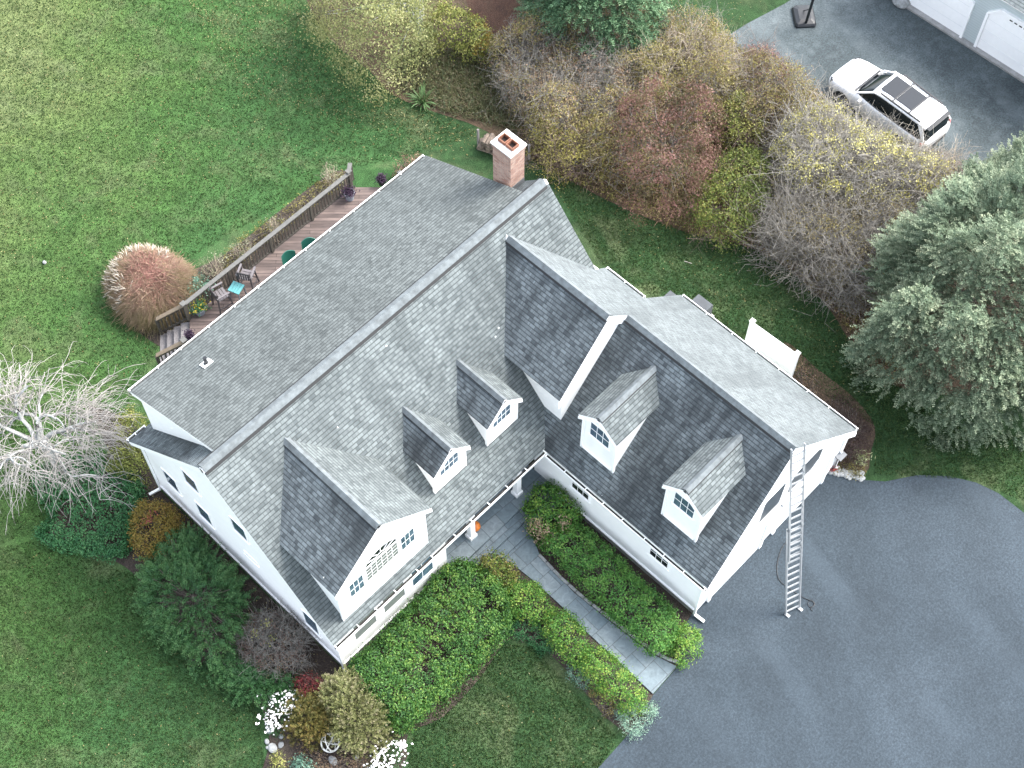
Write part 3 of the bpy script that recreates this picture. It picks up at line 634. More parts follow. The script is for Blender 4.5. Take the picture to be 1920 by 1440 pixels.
# ------------------------------------------------------------------ foliage engine (numpy)
def fast_mesh(name, V, F4, tone, mats, parent=None, mi=None):
    """V (n,3), F4 (m,4) quads, tone (m,)"""
    me = bpy.data.meshes.new(name); n, mq = len(V), len(F4)
    me.vertices.add(n); me.vertices.foreach_set('co', np.ascontiguousarray(V, dtype=np.float32).ravel())
    me.loops.add(mq*4); me.loops.foreach_set('vertex_index', np.ascontiguousarray(F4, dtype=np.int32).ravel())
    me.polygons.add(mq); me.polygons.foreach_set('loop_start', np.arange(0, mq*4, 4, dtype=np.int32)); me.polygons.foreach_set('loop_total', np.full(mq, 4, dtype=np.int32))
    if mi is not None: me.polygons.foreach_set('material_index', np.asarray(mi, dtype=np.int32))
    me.update(calc_edges=True)
    if tone is not None:
        at = me.attributes.new('tone', 'FLOAT', 'FACE'); at.data.foreach_set('value', np.asarray(tone, dtype=np.float32))
    return link(name, me, parent, mats)
def nrm(a): return a/np.maximum(np.linalg.norm(a, axis=-1, keepdims=True), 1e-9)
def leaves(Pp, N, L, W, jit=.6, along=None):
    """diamond leaves; returns V,F"""
    n = len(Pp); N = nrm(N+RNG.normal(0, jit, (n, 3))); r = RNG.normal(0, 1, (n, 3)) if along is None else along+RNG.normal(0, .25, (n, 3))
    a = nrm(r-N*np.sum(r*N, 1, keepdims=True)); b = np.cross(N, a)
    L = (L*RNG.uniform(.7, 1.3, n))[:, None]; W = (W*RNG.uniform(.7, 1.3, n))[:, None]
    V = np.stack([Pp-a*L*.5, Pp+b*W*.5-a*L*.05, Pp+a*L*.5-N*L*.12, Pp-b*W*.5-a*L*.05], 1).reshape(-1, 3)
    return V, np.arange(4*n).reshape(n, 4)
def tubes(paths, rad):
    """paths (n,m,3), rad (n,m): three-sided twigs"""
    n, m, _ = paths.shape; d = np.gradient(paths, axis=1); d = nrm(d)
    ref = np.where(np.abs(d[..., 2:3]) > .9, np.array([1., 0, 0]), np.array([0, 0, 1.])); u = nrm(np.cross(d, ref)); v = np.cross(d, u)
    rings = [paths+(u*math.cos(2.094*k)+v*math.sin(2.094*k))*rad[..., None] for k in range(3)]
    V = np.stack(rings, 2).reshape(-1, 3)          # n,m,3
    i = np.arange(n)[:, None, None]*m*3; j = np.arange(m-1)[None, :, None]*3; k = np.arange(3)[None, None, :]; k2 = (k+1) % 3
    F = np.stack([i+j+k, i+j+k2, i+j+3+k2, i+j+3+k], -1).reshape(-1, 4)
    return V, F
def join(parts):
    Vs, Fs, off = [], [], 0
    for V, F in parts: Vs.append(V); Fs.append(F+off); off += len(V)
    return np.concatenate(Vs), np.concatenate(Fs)
class Lump:
    """smooth random field for lumpy outlines"""
    def __init__(s, k=6, f=1.0):
        s.w = RNG.normal(0, f, (k, 3)); s.p = RNG.uniform(0, 6.28, k)
    def __call__(s, X): return np.sin(X@s.w.T+s.p).mean(1)
def in_poly(poly, X):
    x, y = X[:, 0], X[:, 1]; c = np.zeros(len(X), bool); n = len(poly)
    for i in range(n):
        x1, y1 = poly[i]; x2, y2 = poly[(i+1) % n]
        t = ((y1 > y) != (y2 > y)) & (x < (x2-x1)*(y-y1)/(y2-y1+1e-12)+x1); c ^= t
    return c
def edge_dist(poly, X):
    D = np.full(len(X), 1e9); n = len(poly)
    for i in range(n):
        a = np.array(poly[i]); b = np.array(poly[(i+1) % n]); ab = b-a; t = np.clip(((X[:, :2]-a)@ab)/(ab@ab+1e-9), 0, 1)
        D = np.minimum(D, np.linalg.norm(X[:, :2]-(a+t[:, None]*ab), axis=1))
    return D
class Mass:
    """rounded plant mass over an outline: surface sampling with outward normals"""
    def __init__(s, poly, h, rr=.5, lump=.12, lf=1.6, base=0.0):
        s.p = np.array([tuple(q)[:2] for q in poly], float); s.h = h; s.rr = rr; s.l = Lump(7, lf); s.la = lump; s.base = base
        s.lo, s.hi = s.p.min(0), s.p.max(0)
        e = np.roll(s.p, -1, 0); s.area = abs(np.sum(s.p[:, 0]*e[:, 1]-e[:, 0]*s.p[:, 1]))/2
        s.c = s.p.mean(0)
    def c3(s, k, T, h): c = np.array([s.c[0], s.c[1], h*.45]); return c+(T-c)*k
    def height(s, X):
        d = edge_dist(s.p, X); q = np.clip(d/s.rr, 0, 1); return s.base+(s.h-s.base)*np.sqrt(np.clip(1-(1-q)**2, 0, 1))*(1+s.la*s.l(np.c_[X[:, :2], np.zeros(len(X))]))
    def plan(s, n):
        out = []; k = 0
        while k < n:
            X = RNG.uniform(s.lo, s.hi, (n*2, 2)); X = X[in_poly(s.p, X)]; out.append(X); k += len(X)
        return np.concatenate(out)[:n]
    def sample(s, n, depth=.3, edge=.45):
        X = s.plan(n)
        ne = int(n*edge); e = 0.06                         # more points near the rim, for the steep flanks
        if ne:
            Y = s.plan(n*3); d = edge_dist(s.p, Y); Y = Y[d < s.rr*.55][:ne]; X[:len(Y)] = Y
        z = s.height(X); g = np.stack([(s.height(X+np.array([e, 0]))-z)/e, (s.height(X+np.array([0, e]))-z)/e], 1)
        out = ~in_poly(s.p, X+0); N = nrm(np.c_[-g, np.ones(len(X))])
        dn = np.abs(RNG.normal(0, depth, len(X)))*RNG.uniform(0, 1, len(X))
        zz = z-dn*s.h*.5
        Pp = np.c_[X, np.maximum(zz, .03)]-N*(dn*.2)[:, None]
        return Pp, N
def clumped(Pp, N, nclump, rad):
    """gather points into clumps around a subset so the surface breaks into tufts; returns shifted points and a per-clump tone"""
    n = len(Pp); ci = RNG.integers(0, n, nclump); C = Pp[ci]
    idx = RNG.integers(0, nclump, n); X = C[idx]+RNG.normal(0, rad, (n, 3))*np.array([1, 1, .7]); X[:, 2] = np.maximum(X[:, 2], .02)
    return X, N[ci][idx], RNG.uniform(0, 1, nclump)[idx]
def poly_at(px, h): return [P(x, y, h).to_2d() for x, y in px]
def circ(cx, cy, rx, ry=None, n=14, wob=.12, h=.5):
    ry = rx if ry is None else ry; return [(cx+rx*(1+random.uniform(-wob, wob))*math.cos(2*math.pi*i/n), cy+ry*(1+random.uniform(-wob, wob))*math.sin(2*math.pi*i/n)) for i in range(n)]
def stems(root, mass, n, mat, r=.02, parent=None, name='stem', seg=5, bow=.25, tips=None):
    T, N = mass.sample(n, .15, .2) if tips is None else (tips, None)
    n = len(T); S = np.array(root)[None, :]+RNG.normal(0, .12, (n, 3))*np.array([1, 1, 0]); S[:, 2] = 0
    t = np.linspace(0, 1, seg)[None, :, None]; Pth = S[:, None]*(1-t)+T[:, None]*t
    Pth[..., 2] += (np.sin(t[..., 0]*math.pi)*bow*(T[:, 2:3])); Pth += RNG.normal(0, .05, Pth.shape)*t*(1-t)*4*1.0
    rad = r*(1-.75*np.linspace(0, 1, seg))[None, :]*RNG.uniform(.6, 1.2, (n, 1))
    V, F = tubes(Pth, rad); return fast_mesh(name, V, F, None, [mat], parent)
def root_of(mass, loc): return loc
def bush(name, label, cat, px, h, cols, leaf=(.07, .045), dens=1500, clump=26, crad=.09, rr=.5, lump=.14, depth=.35, group=None, zm=None, mat=None, poly=None, twig=60, jit=.6, twigmat='bark', lf=1.6, tone=(.55, .45), edge=.45):
    zm = h*.55 if zm is None else zm
    poly = poly if poly is not None else smooth_poly(poly_at(px, zm), 3)
    M = Mass(poly, h, rr, lump, lf); n = int(M.area*dens)
    t = empty(name, (M.c[0], M.c[1], 0), label, cat, 0, group); off = np.array([M.c[0], M.c[1], 0])
    Pp, N = M.sample(n, depth, edge); X, N, ct = clumped(Pp, N, max(8, n//clump), crad)
    big = .5+.5*M.l(X*.7+3)
    V, F = leaves(X-off, N, leaf[0], leaf[1], jit)
    tn = np.clip(tone[0]*ct+tone[1]*RNG.uniform(0, 1, n)+.25*(big-.5), 0, 1)
    fast_mesh('foliage', V, F, tn, [leafmat(mat or ('leaf_'+label.split()[0]+str(len(MATS))), cols)], t)
    if twig:
        T, _ = M.sample(twig, .2, .2); S = np.c_[T[:, :2]*.35+M.c[None]*.65+RNG.normal(0, .15, (twig, 2)), np.zeros(twig)]
        tt = np.linspace(0, 1, 4)[None, :, None]; pt = S[:, None]*(1-tt)+T[:, None]*tt
        V, F = tubes(pt-off, np.full((twig, 4), .014)*np.linspace(1, .4, 4)[None]); fast_mesh('stems', V, F, None, [twigmat], t)
    return t, M
def add_part(t, M, name, n, leaf, cols, depth=.3, jit=.6, crad=.08, clump=20, mat=None, region=None, lift=0):
    off = np.array([M.c[0], M.c[1], 0]); Pp, N = M.sample(n*(4 if region else 1), depth)
    if region: k = region(Pp); Pp, N = Pp[k][:n], N[k][:n]
    if len(Pp) < 4: return
    X, N, ct = clumped(Pp, N, max(4, len(Pp)//clump), crad); X[:, 2] += lift
    V, F = leaves(X-off, N, leaf[0], leaf[1], jit); fast_mesh(name, V, F, np.clip(.5*ct+.5*RNG.uniform(0, 1, len(X)), 0, 1), [leafmat(mat or name+str(len(MATS)), cols)], t)
def twiggy(t, M, n, mat, r=.012, L=(.5, 1.2), name='twigs', up=.5, sub=3, inside=.8, seg=4):
    """tangle of fine bare twigs through a mass, each with a few side shoots"""
    off = np.array([M.c[0], M.c[1], 0]); X = M.plan(n); hh = M.height(X); z = hh*RNG.uniform(inside*.4, 1.0, n)
    S = np.c_[X, z]; out = nrm(np.c_[X-M.c, np.full(n, .01)]); d = nrm(out*RNG.uniform(-.2, .8, (n, 1))+np.array([0, 0, up])+RNG.normal(0, .55, (n, 3)))
    ln = RNG.uniform(*L, n)[:, None, None]; tt = np.linspace(0, 1, seg)[None, :, None]
    bend = RNG.normal(0, .30, (n, 1, 3)); pth = S[:, None]+(d[:, None]*tt+bend*tt**2)*ln-d[:, None]*ln*.5; pth[..., 2] = np.maximum(pth[..., 2], .03)
    pth[..., 2] = np.minimum(pth[..., 2], hh[:, None]*1.08+.05)
    parts = [tubes(pth-off, r*np.linspace(1, .45, seg)[None]*RNG.uniform(.6, 1.3, (n, 1)))]
    for k in range(sub):
        i = RNG.integers(1, seg, n); B = pth[np.arange(n), i]; dd = nrm(d+RNG.normal(0, .8, (n, 3))); l2 = (ln[:, 0]*RNG.uniform(.25, .6, (n, 1)))[:, None]
        t3 = np.linspace(0, 1, 3)[None, :, None]; p2 = B[:, None]+(dd[:, None]*t3+RNG.normal(0, .15, (n, 1, 3))*t3**2)*l2; p2[..., 2] = np.maximum(p2[..., 2], .03)
        parts.append(tubes(p2-off, r*.6*np.linspace(1, .5, 3)[None]*np.ones((n, 1))))
    V, F = join(parts); return fast_mesh(name, V, F, None, [mat], t)
def fronds(Pp, D, L, nb=7, bl=.10, bw=.03, droop=.25):
    """conifer sprays: axis along D from Pp, with paired blades"""
    n = len(Pp); D = nrm(D); ref = np.tile(np.array([0, 0, 1.]), (n, 1)); S = nrm(np.cross(D, ref)+RNG.normal(0, .25, (n, 3)))
    S = nrm(S-D*np.sum(S*D, 1, keepdims=True)); U = np.cross(S, D); L = L*RNG.uniform(.6, 1.3, n)
    Vs = []
    for i in range(nb):
        f = (i+.5)/nb
        for sg in (-1, 1):
            B = Pp+D*(L*f)[:, None]-np.array([0, 0, 1.])*(droop*L*f*f)[:, None]
            dr = nrm(D*.75+S*sg*RNG.uniform(.5, 1, (n, 1))+U*RNG.normal(0, .3, (n, 1))); ll = bl*(1.15-.6*f)*RNG.uniform(.7, 1.3, (n, 1)); wv = nrm(np.cross(dr, U+RNG.normal(0, .5, (n, 3))))*bw*.5
            Vs.append(np.stack([B-wv*.6, B+dr*ll*.5+wv*0-wv, B+dr*ll, B+dr*ll*.5+wv], 1))
    V = np.stack(Vs, 1).reshape(-1, 3); return V, np.arange(len(V)).reshape(-1, 4)
def conifer(name, label, cat, poly, h, cols, n, L=.45, blade=(.10, .035), rr=1.0, lump=.2, lf=1.2, upk=.35, group=None, mat=None, droop=.25, trunk=True, nb=7, depth=.5, base=0., spread=None):
    M = Mass(poly, h, rr, lump, lf, base); t = empty(name, (M.c[0], M.c[1], 0), label, cat, 0, group); off = np.array([M.c[0], M.c[1], 0])
    Pp, N = M.sample(n, depth, .35)
    X, N, ct = clumped(Pp, N, max(10, n//9), .16)
    out = nrm(np.c_[X[:, :2]-M.c, np.zeros(n)]); D = nrm(out*.9+N*.5+np.array([0, 0, upk])+RNG.normal(0, .35, (n, 3)))
    V, F = fronds(X-off-D*L*.4, D, L, nb, blade[0], blade[1], droop); k = nb*2
    tn = np.clip(.45*np.repeat(ct, k)+.35*np.tile(np.repeat(np.linspace(0, 1, nb), 2), n)+.2*RNG.uniform(0, 1, n*k), 0, 1)
    fast_mesh('foliage', V, F, tn, [leafmat(mat or 'needles'+str(len(MATS)), cols, .6, .12)], t)
    if trunk:
        T, _ = M.sample(70, .4, .2); S = np.zeros((70, 3)); S[:, :2] = M.c; S[:, 2] = T[:, 2]*.45
        tt = np.linspace(0, 1, 4)[None, :, None]; V, F = tubes(S[:, None]*(1-tt)+T[:, None]*tt-off, np.linspace(.03, .01, 4)[None]*np.ones((70, 1)))
        fast_mesh('limbs', V, F, None, ['bark'], t)
        mb = MB(); mb.cyl((0, 0, -.05), (0, 0, h*.75), .16 if h > 3 else .07, .04, 9); mb.build('trunk', ['bark'], t, smooth=True)
    return t, M
def blades(root, n, L, W, spread, seg=5, lean=.6, droop=1.0, rad=.25):
    """arching strap leaves / grass"""
    a = RNG.uniform(0, 6.283, n); rr = rad*np.sqrt(RNG.uniform(0, 1, n)); B = np.c_[rr*np.cos(a), rr*np.sin(a), np.zeros(n)]
    a2 = a+RNG.normal(0, .5, n); out = np.c_[np.cos(a2), np.sin(a2), np.zeros(n)]; side = np.c_[-np.sin(a2), np.cos(a2), np.zeros(n)]
    sp = RNG.uniform(.15, 1, n)*spread; LL = L*RNG.uniform(.6, 1.15, n); t = np.linspace(0, 1, seg)
    x = sp[:, None]*LL[:, None]*t[None]**1.3; z = LL[:, None]*(t[None]*(1-.25*sp[:, None])-droop*.45*sp[:, None]*t[None]**2.4)
    C = B[:, None]+out[:, None]*x[..., None]; C[..., 2] = np.maximum(z, .02)
    w = W*np.array([1-.9*abs(q-.3)**1.2 if q < .95 else .1 for q in t])[None, :, None]*RNG.uniform(.7, 1.2, (n, 1, 1))
    Lf, Rt = C-side[:, None]*w*.5, C+side[:, None]*w*.5; V = np.stack([Lf, Rt], 2).reshape(-1, 3)+np.array(root)
    i = np.arange(n)[:, None]*seg*2; j = np.arange(seg-1)[None]*2
    F = np.stack([i+j, i+j+1, i+j+3, i+j+2], -1).reshape(-1, 4); return V, F, C
# palettes
G_LAUREL = [(0.017, 0.060, 0.021), (0.041, 0.115, 0.029), (0.072, 0.177, 0.035), (0.146, 0.258, 0.053), (0.321, 0.353, 0.089)]
G_BOX = [(0.024, 0.083, 0.023), (0.054, 0.158, 0.030), (0.102, 0.242, 0.043), (0.186, 0.316, 0.059), (0.353, 0.409, 0.083)]
G_MIX = [(0.034, 0.085, 0.020), (0.085, 0.153, 0.031), (0.170, 0.204, 0.043), (0.306, 0.272, 0.085), (0.510, 0.391, 0.204)]
G_DARK = [(0.013, 0.043, 0.017), (0.024, 0.077, 0.024), (0.041, 0.115, 0.035), (0.072, 0.153, 0.049)]
G_COVER = [(0.017, 0.068, 0.027), (0.034, 0.128, 0.048), (0.060, 0.187, 0.068), (0.119, 0.255, 0.102)]
G_JUN = [(0.041, 0.068, 0.042), (0.078, 0.120, 0.072), (0.139, 0.188, 0.118), (0.230, 0.276, 0.179), (0.344, 0.368, 0.243)]
G_BLUE = [(0.051, 0.119, 0.093), (0.102, 0.204, 0.153), (0.187, 0.323, 0.238), (0.289, 0.425, 0.323)]
Y_GREEN = [(0.062, 0.080, 0.022), (0.125, 0.153, 0.037), (0.223, 0.252, 0.066), (0.362, 0.371, 0.112), (0.492, 0.438, 0.187)]
Y_PALE = [(0.119, 0.119, 0.043), (0.238, 0.238, 0.068), (0.408, 0.374, 0.119), (0.600, 0.561, 0.204), (0.600, 0.600, 0.340)]
ORANGE = [(.10, .085, .025), (.19, .15, .03), (.27, .21, .05), (.29, .17, .045), (.15, .16, .04)]
OLIVE = [(0.060, 0.065, 0.024), (0.128, 0.119, 0.043), (0.204, 0.187, 0.060), (0.323, 0.289, 0.093)]
BROWN = [(0.068, 0.044, 0.029), (0.145, 0.093, 0.063), (0.238, 0.162, 0.111), (0.357, 0.264, 0.170)]
PINKB = [(0.085, 0.037, 0.037), (0.204, 0.093, 0.085), (0.340, 0.170, 0.153), (0.510, 0.323, 0.272)]
RED = [(0.060, 0.014, 0.017), (0.153, 0.031, 0.034), (0.289, 0.060, 0.060), (0.459, 0.153, 0.119)]
THUJA = [(0.038, 0.052, 0.014), (0.084, 0.096, 0.031), (0.144, 0.155, 0.055), (0.220, 0.212, 0.111), (0.251, 0.203, 0.147)]
BARB = [(0.051, 0.034, 0.031), (0.102, 0.060, 0.051), (0.187, 0.111, 0.085), (0.221, 0.170, 0.085)]
# ---- hedges and shrubs round the front door
bush('hedge', 'broad clipped green hedge filling the bed along the front wall', 'hedge', [(650, 1258), (685, 1308), (715, 1345), (748, 1368), (785, 1345), (850, 1290), (905, 1235), (948, 1195), (962, 1162), (957, 1118), (938, 1085), (905, 1066), (868, 1048), (830, 1062), (770, 1128), (705, 1198)], 1.15, G_LAUREL, (.075, .045), 2600, 30, .085, .42, .16, twig=160, tone=(.5, .4))
bush('shrub', 'olive green rounded shrub between the broad front hedge and the porch steps', 'shrub', [(893, 1062), (915, 1035), (945, 1042), (968, 1070), (965, 1108), (945, 1118), (920, 1095)], 1.1, G_MIX, (.075, .05), 1700, 26, .09, .4)
BX = 'box shrubs beside the flagstone walk'
bush('shrub', 'rounded green shrub nearest the porch in the row left of the flagstone walk', 'shrub', [(939, 1115), (964, 1088), (1004, 1090), (1029, 1120), (1039, 1150), (1019, 1170), (989, 1168), (954, 1150)], .95, G_BOX, (.06, .04), 2200, 24, .08, .4, .18, group=BX)
bush('shrub', 'rounded green shrub with yellow top midway in the row left of the flagstone walk', 'shrub', [(1019, 1160), (1039, 1138), (1074, 1150), (1101, 1185), (1111, 1220), (1097, 1245), (1069, 1248), (1039, 1215), (1017, 1190)], .95, G_BOX, (.06, .04), 2200, 24, .08, .4, .18, group=BX)
bush('shrub', 'long rounded green shrub at the driveway end of the row left of the flagstone walk', 'shrub', [(1087, 1235), (1109, 1208), (1149, 1225), (1189, 1265), (1211, 1305), (1207, 1332), (1179, 1340), (1149, 1322), (1114, 1285), (1089, 1260)], .95, G_BOX, (.06, .04), 2200, 24, .08, .4, .2, group=BX)
t, M = bush('shrub', 'rounded shrub with dry tan leaves on its lower half beside the porch corner', 'shrub', [(982, 945), (1000, 912), (1035, 908), (1068, 928), (1092, 965), (1082, 985), (1045, 1002), (1018, 1010), (990, 988)], 1.15, G_BOX, (.07, .045), 2000, 24, .09, .45)
add_part(t, M, 'dry_leaves', 1500, (.07, .045), [(.25, .17, .10), (.40, .30, .20), (.52, .42, .30)], .12, region=lambda X: (X-np.array([7.35, -5.65, 0]))[:, :2]@np.array([-.69, -.72])*1.0 > -.12+.35*np.sin(X[:, 0]*9), lift=.03)
bush('hedge', 'long clipped green hedge between the flagstone walk and the garage wall', 'hedge', [(1013, 1010), (1060, 985), (1100, 990), (1150, 1032), (1200, 1085), (1250, 1128), (1275, 1165), (1272, 1195), (1255, 1222), (1216, 1222), (1171, 1179), (1111, 1122), (1056, 1062)], .95, [(.040, .125, .032), (.065, .19, .045), (.10, .25, .052), (.15, .31, .065), (.22, .35, .085)], (.06, .04), 2300, 26, .08, .38, .14, twig=120)
bush('shrub', 'small round yellow green shrub on the driveway edge beside the long garage hedge', 'shrub', [(1258, 1205), (1272, 1170), (1300, 1172), (1316, 1200), (1308, 1232), (1280, 1246), (1260, 1235)], .8, G_BOX[1:], (.055, .04), 2600, 20, .07, .35)
bush('ground_cover_plant', 'low dark green ground cover beside the lawn tip under the walk shrubs', 'plant', [(940, 1168), (962, 1148), (1000, 1160), (1035, 1180), (1042, 1212), (1015, 1224), (985, 1200), (955, 1190)], .35, G_COVER, (.05, .03), 2600, 20, .06, .25, twig=20)
bush('ground_cover_plant', 'grey green low plant at the driveway corner of the walk bed', 'plant', [(1155, 1330), (1190, 1325), (1225, 1318), (1236, 1335), (1222, 1352), (1200, 1378), (1180, 1382), (1162, 1355)], .45, G_BLUE[1:]+[(.30, .36, .28)], (.07, .02), 2400, 16, .07, .25, twig=20, jit=.9)
bush('ground_cover_plant', 'small blue grey low plant midway along the lawn side of the walk bed', 'plant', [(1062, 1262), (1078, 1244), (1100, 1262), (1102, 1285), (1082, 1290)], .35, G_BLUE, (.06, .02), 2200, 14, .06, .2, twig=12, jit=.9)
bush('ground_cover_plant', 'patchy olive plants at the lawn edge near the foot of the walk shrubs', 'plant', [(1105, 1300), (1130, 1290), (1155, 1318), (1165, 1345), (1140, 1348), (1115, 1325)], .3, OLIVE+[(.1, .07, .05)], (.06, .02), 900, 14, .06, .2, twig=30, jit=1)
# ---- bed along the gable wall
bush('ground_cover', 'leafy bright green ground cover patch under the bare weeping tree', 'ground cover', [(68, 1002), (95, 965), (60, 900), (110, 860), (170, 860), (225, 872), (262, 900), (266, 940), (250, 985), (240, 1030), (205, 1045), (160, 1034), (110, 1025)], .5, G_COVER, (.075, .05), 1700, 22, .09, .3, .2, twig=60)
bush('shrub', 'yellow green shrub close under the back corner of the gable wall', 'shrub', [(215, 822), (225, 785), (255, 768), (278, 790), (280, 815), (262, 835), (235, 842)], 1.5, Y_GREEN, (.07, .045), 1500, 22, .1, .45)
bush('shrub', 'yellow green shrub between the bare weeping tree and the gable wall', 'shrub', [(195, 862), (210, 838), (245, 836), (272, 852), (278, 885), (258, 902), (225, 895), (200, 885)], 1.1, Y_GREEN[:4], (.07, .045), 1400, 22, .1, .45)
t, M = bush('shrub', 'round orange and yellow autumn shrub beside the white gable wall', 'shrub', [(240, 990), (252, 950), (285, 936), (322, 945), (340, 975), (330, 1012), (305, 1040), (270, 1044), (246, 1022)], 1.2, ORANGE, (.06, .04), 2200, 22, .08, .5)
add_part(t, M, 'red_leaves', 260, (.06, .04), RED[1:], .1, region=lambda X: np.hypot(X[:, 0]-M.c[0]-.15, X[:, 1]-M.c[1]-.05) < .28, lift=.03)
conifer('juniper', 'dark green feathery juniper shrub beside the gable wall', 'shrub', smooth_poly(poly_at([(300, 1022), (350, 998), (385, 1030), (432, 1072), (468, 1130), (455, 1190), (432, 1250), (395, 1262), (345, 1218), (290, 1172), (262, 1122), (278, 1062)], .6), 3), 1.3, G_DARK+[(.07, .13, .05)], 2600, .34, (.10, .03), .7, .25, 1.6, nb=6)
conifer('juniper', 'dark green spreading juniper at the lawn edge below the brown twiggy shrub', 'shrub', smooth_poly(poly_at([(418, 1262), (440, 1240), (480, 1255), (520, 1265), (552, 1280), (540, 1305), (505, 1312), (460, 1305), (430, 1290)], .3), 3), .7, G_DARK, 900, .3, (.09, .028), .4, .25, 1.6, trunk=False, nb=6)
t, M = bush('shrub', 'brown nearly leafless twiggy shrub beside the gable wall near the front corner', 'shrub', [(440, 1205), (455, 1165), (500, 1142), (545, 1152), (578, 1190), (575, 1230), (545, 1262), (500, 1270), (460, 1250)], 1.2, BARB, (.045, .028), 700, 18, .1, .6)
twiggy(t, M, 800, 'twig_grey', .008, (.3, .7), up=.7); add_part(t, M, 'yellow_leaves', 350, (.05, .035), Y_GREEN[2:], .1, region=lambda X: np.hypot(X[:, 0]-M.c[0]-.05, X[:, 1]-M.c[1]-.28) < .35, lift=.04)
bush('shrub', 'small dark red leaved shrub at the front corner of the house', 'shrub', [(548, 1290), (560, 1268), (590, 1265), (608, 1285), (600, 1312), (572, 1318)], .7, RED[:3], (.055, .035), 1800, 18, .08, .3)
conifer('cypress', 'bronze green mounded cypress with feathery clumps at the front corner bed', 'shrub', smooth_poly(poly_at([(608, 1300), (625, 1272), (660, 1266), (690, 1285), (712, 1322), (728, 1360), (722, 1395), (690, 1410), (650, 1402), (622, 1365)], .6), 3), 1.35, THUJA, 2100, .2, (.065, .03), .55, .3, 2.6, trunk=False, nb=5, upk=.7, droop=.1)
conifer('cypress', 'small olive green mounded cypress between the white asters and the bronze one', 'shrub', smooth_poly(poly_at([(545, 1335), (565, 1305), (595, 1308), (612, 1340), (615, 1378), (590, 1395), (560, 1385), (538, 1365)], .4), 3), .9, [(.035, .04, .01), (.07, .07, .016), (.12, .10, .025), (.14, .085, .03)], 1100, .18, (.06, .03), .4, .3, 2.6, trunk=False, nb=5, upk=.7, droop=.1)
def flowers(label, px, npet, green=G_DARK):
    t, M = bush('flowering_plant', label, 'plant', px, .55, green, (.06, .025), 1500, 16, .08, .3, twig=20)
    off = np.array([M.c[0], M.c[1], 0]); Pp, N = M.sample(npet, .05, .2); X, N, _ = clumped(Pp, N, npet//4, .11); X[:, 2] = M.height(X)+RNG.uniform(.0, .08, len(X))
    V, F = leaves(X-off, np.array([[0, 0, 1.]])*np.ones((len(X), 1)), .075, .065, .3); tag(fast_mesh('flowers', V, F, None, ['petal'], t), kind='stuff')
flowers('white flowering aster clump beside the lawn left of the cypress shrubs', [(496, 1330), (510, 1300), (545, 1292), (562, 1312), (560, 1335), (540, 1352), (520, 1380), (498, 1358)], 220)
flowers('white flowering aster clump at the bottom edge beside the front lawn', [(690, 1430), (715, 1405), (738, 1385), (760, 1398), (755, 1425), (745, 1455), (700, 1455)], 200)
bush('plant', 'blue green leafy plant at the bottom edge of the front bed', 'plant', [(548, 1428), (570, 1415), (590, 1430), (590, 1452), (552, 1452)], .4, G_BLUE, (.08, .04), 1500, 16, .07, .25, twig=10)
bush('plant', 'small yellowing plant at the lawn edge below the white asters', 'plant', [(505, 1425), (525, 1410), (540, 1430), (530, 1452), (508, 1450)], .35, Y_GREEN, (.06, .03), 1300, 16, .07, .2, twig=10)
bush('plant', 'low brown perennial stubble around the white ring sculpture', 'plant', [(560, 1395), (590, 1392), (605, 1420), (660, 1415), (690, 1425), (680, 1470), (600, 1470), (565, 1430)], .22, BROWN+[(.14, .13, .04)], (.06, .022), 900, 14, .08, .15, twig=60, jit=1)
# ---- behind the deck
def grass_clump():
    M = Mass(smooth_poly(poly_at([(204, 535), (212, 500), (250, 470), (288, 468), (328, 482), (358, 508), (366, 542), (345, 575), (308, 595), (268, 602), (228, 580)], .6), 3), 1.35, 1.1, .32, 2.4)
    t = empty('ornamental_grass', (M.c[0], M.c[1], 0), 'large mounded ornamental grass with reddish centre and pale plumes', 'grass'); off = np.array([M.c[0], M.c[1], 0])
    n = 15000; Pp, N = M.sample(n, .35, .4); out = nrm(np.c_[Pp[:, :2]-M.c, np.zeros(n)]); q = np.linalg.norm(Pp[:, :2]-M.c, axis=1)/1.4
    d = nrm(out*(.25+.9*q[:, None])+np.array([0, 0, .55])+RNG.normal(0, .55, (n, 3))); ln = (RNG.uniform(.3, .65, n)*np.where(RNG.uniform(0, 1, n) < .08, 1.7, 1))[:, None, None]; tt = np.linspace(0, 1, 4)[None, :, None]
    pth = Pp[:, None]+d[:, None]*ln*(tt-.6)+(out*q[:, None]*.25-np.array([0, 0, .22]))[:, None]*ln*tt**2
    pth[..., 2] = np.maximum(pth[..., 2], .03); V, F = tubes(pth-off, np.array([.008, .008, .006, .003])[None]*np.ones((n, 1)))
    rim = np.clip((q-.35)/.65, 0, 1); low = np.clip(1-Pp[:, 2]/.8, 0, 1)
    tn = np.clip(.30+.55*(1-rim)*RNG.uniform(.4, 1.1, n)+.12*RNG.normal(0, 1, n)+.12*M.l(Pp*1.5), 0, 1)
    fast_mesh('foliage', V, F, np.repeat(tn, 9), [leafmat('grass_red', [(.16, .14, .05), (.30, .25, .13), (.40, .30, .22), (.42, .23, .19), (.36, .17, .15)])], t)
    k = np.where((out@np.array([-.15, .9, 0]) > .15) & (q > .35) & (Pp[:, 2] > .35) & (RNG.uniform(0, 1, n) < .5))[0][:330]; T0 = pth[k, 2]; dd = nrm(d[k]*.6+out[k]*.4+np.array([0, 0, .5])+RNG.normal(0, .35, (len(k), 3)))
    p2 = T0[:, None]+dd[:, None]*np.linspace(0, .30, 4)[None, :, None]; V, F = tubes(p2-off, np.array([.008, .020, .016, .004])[None]*np.ones((len(k), 1))); fast_mesh('plumes', V, F, None, [plain('plume', (.40, .365, .31), .9, 0, .15)], t)
grass_clump()
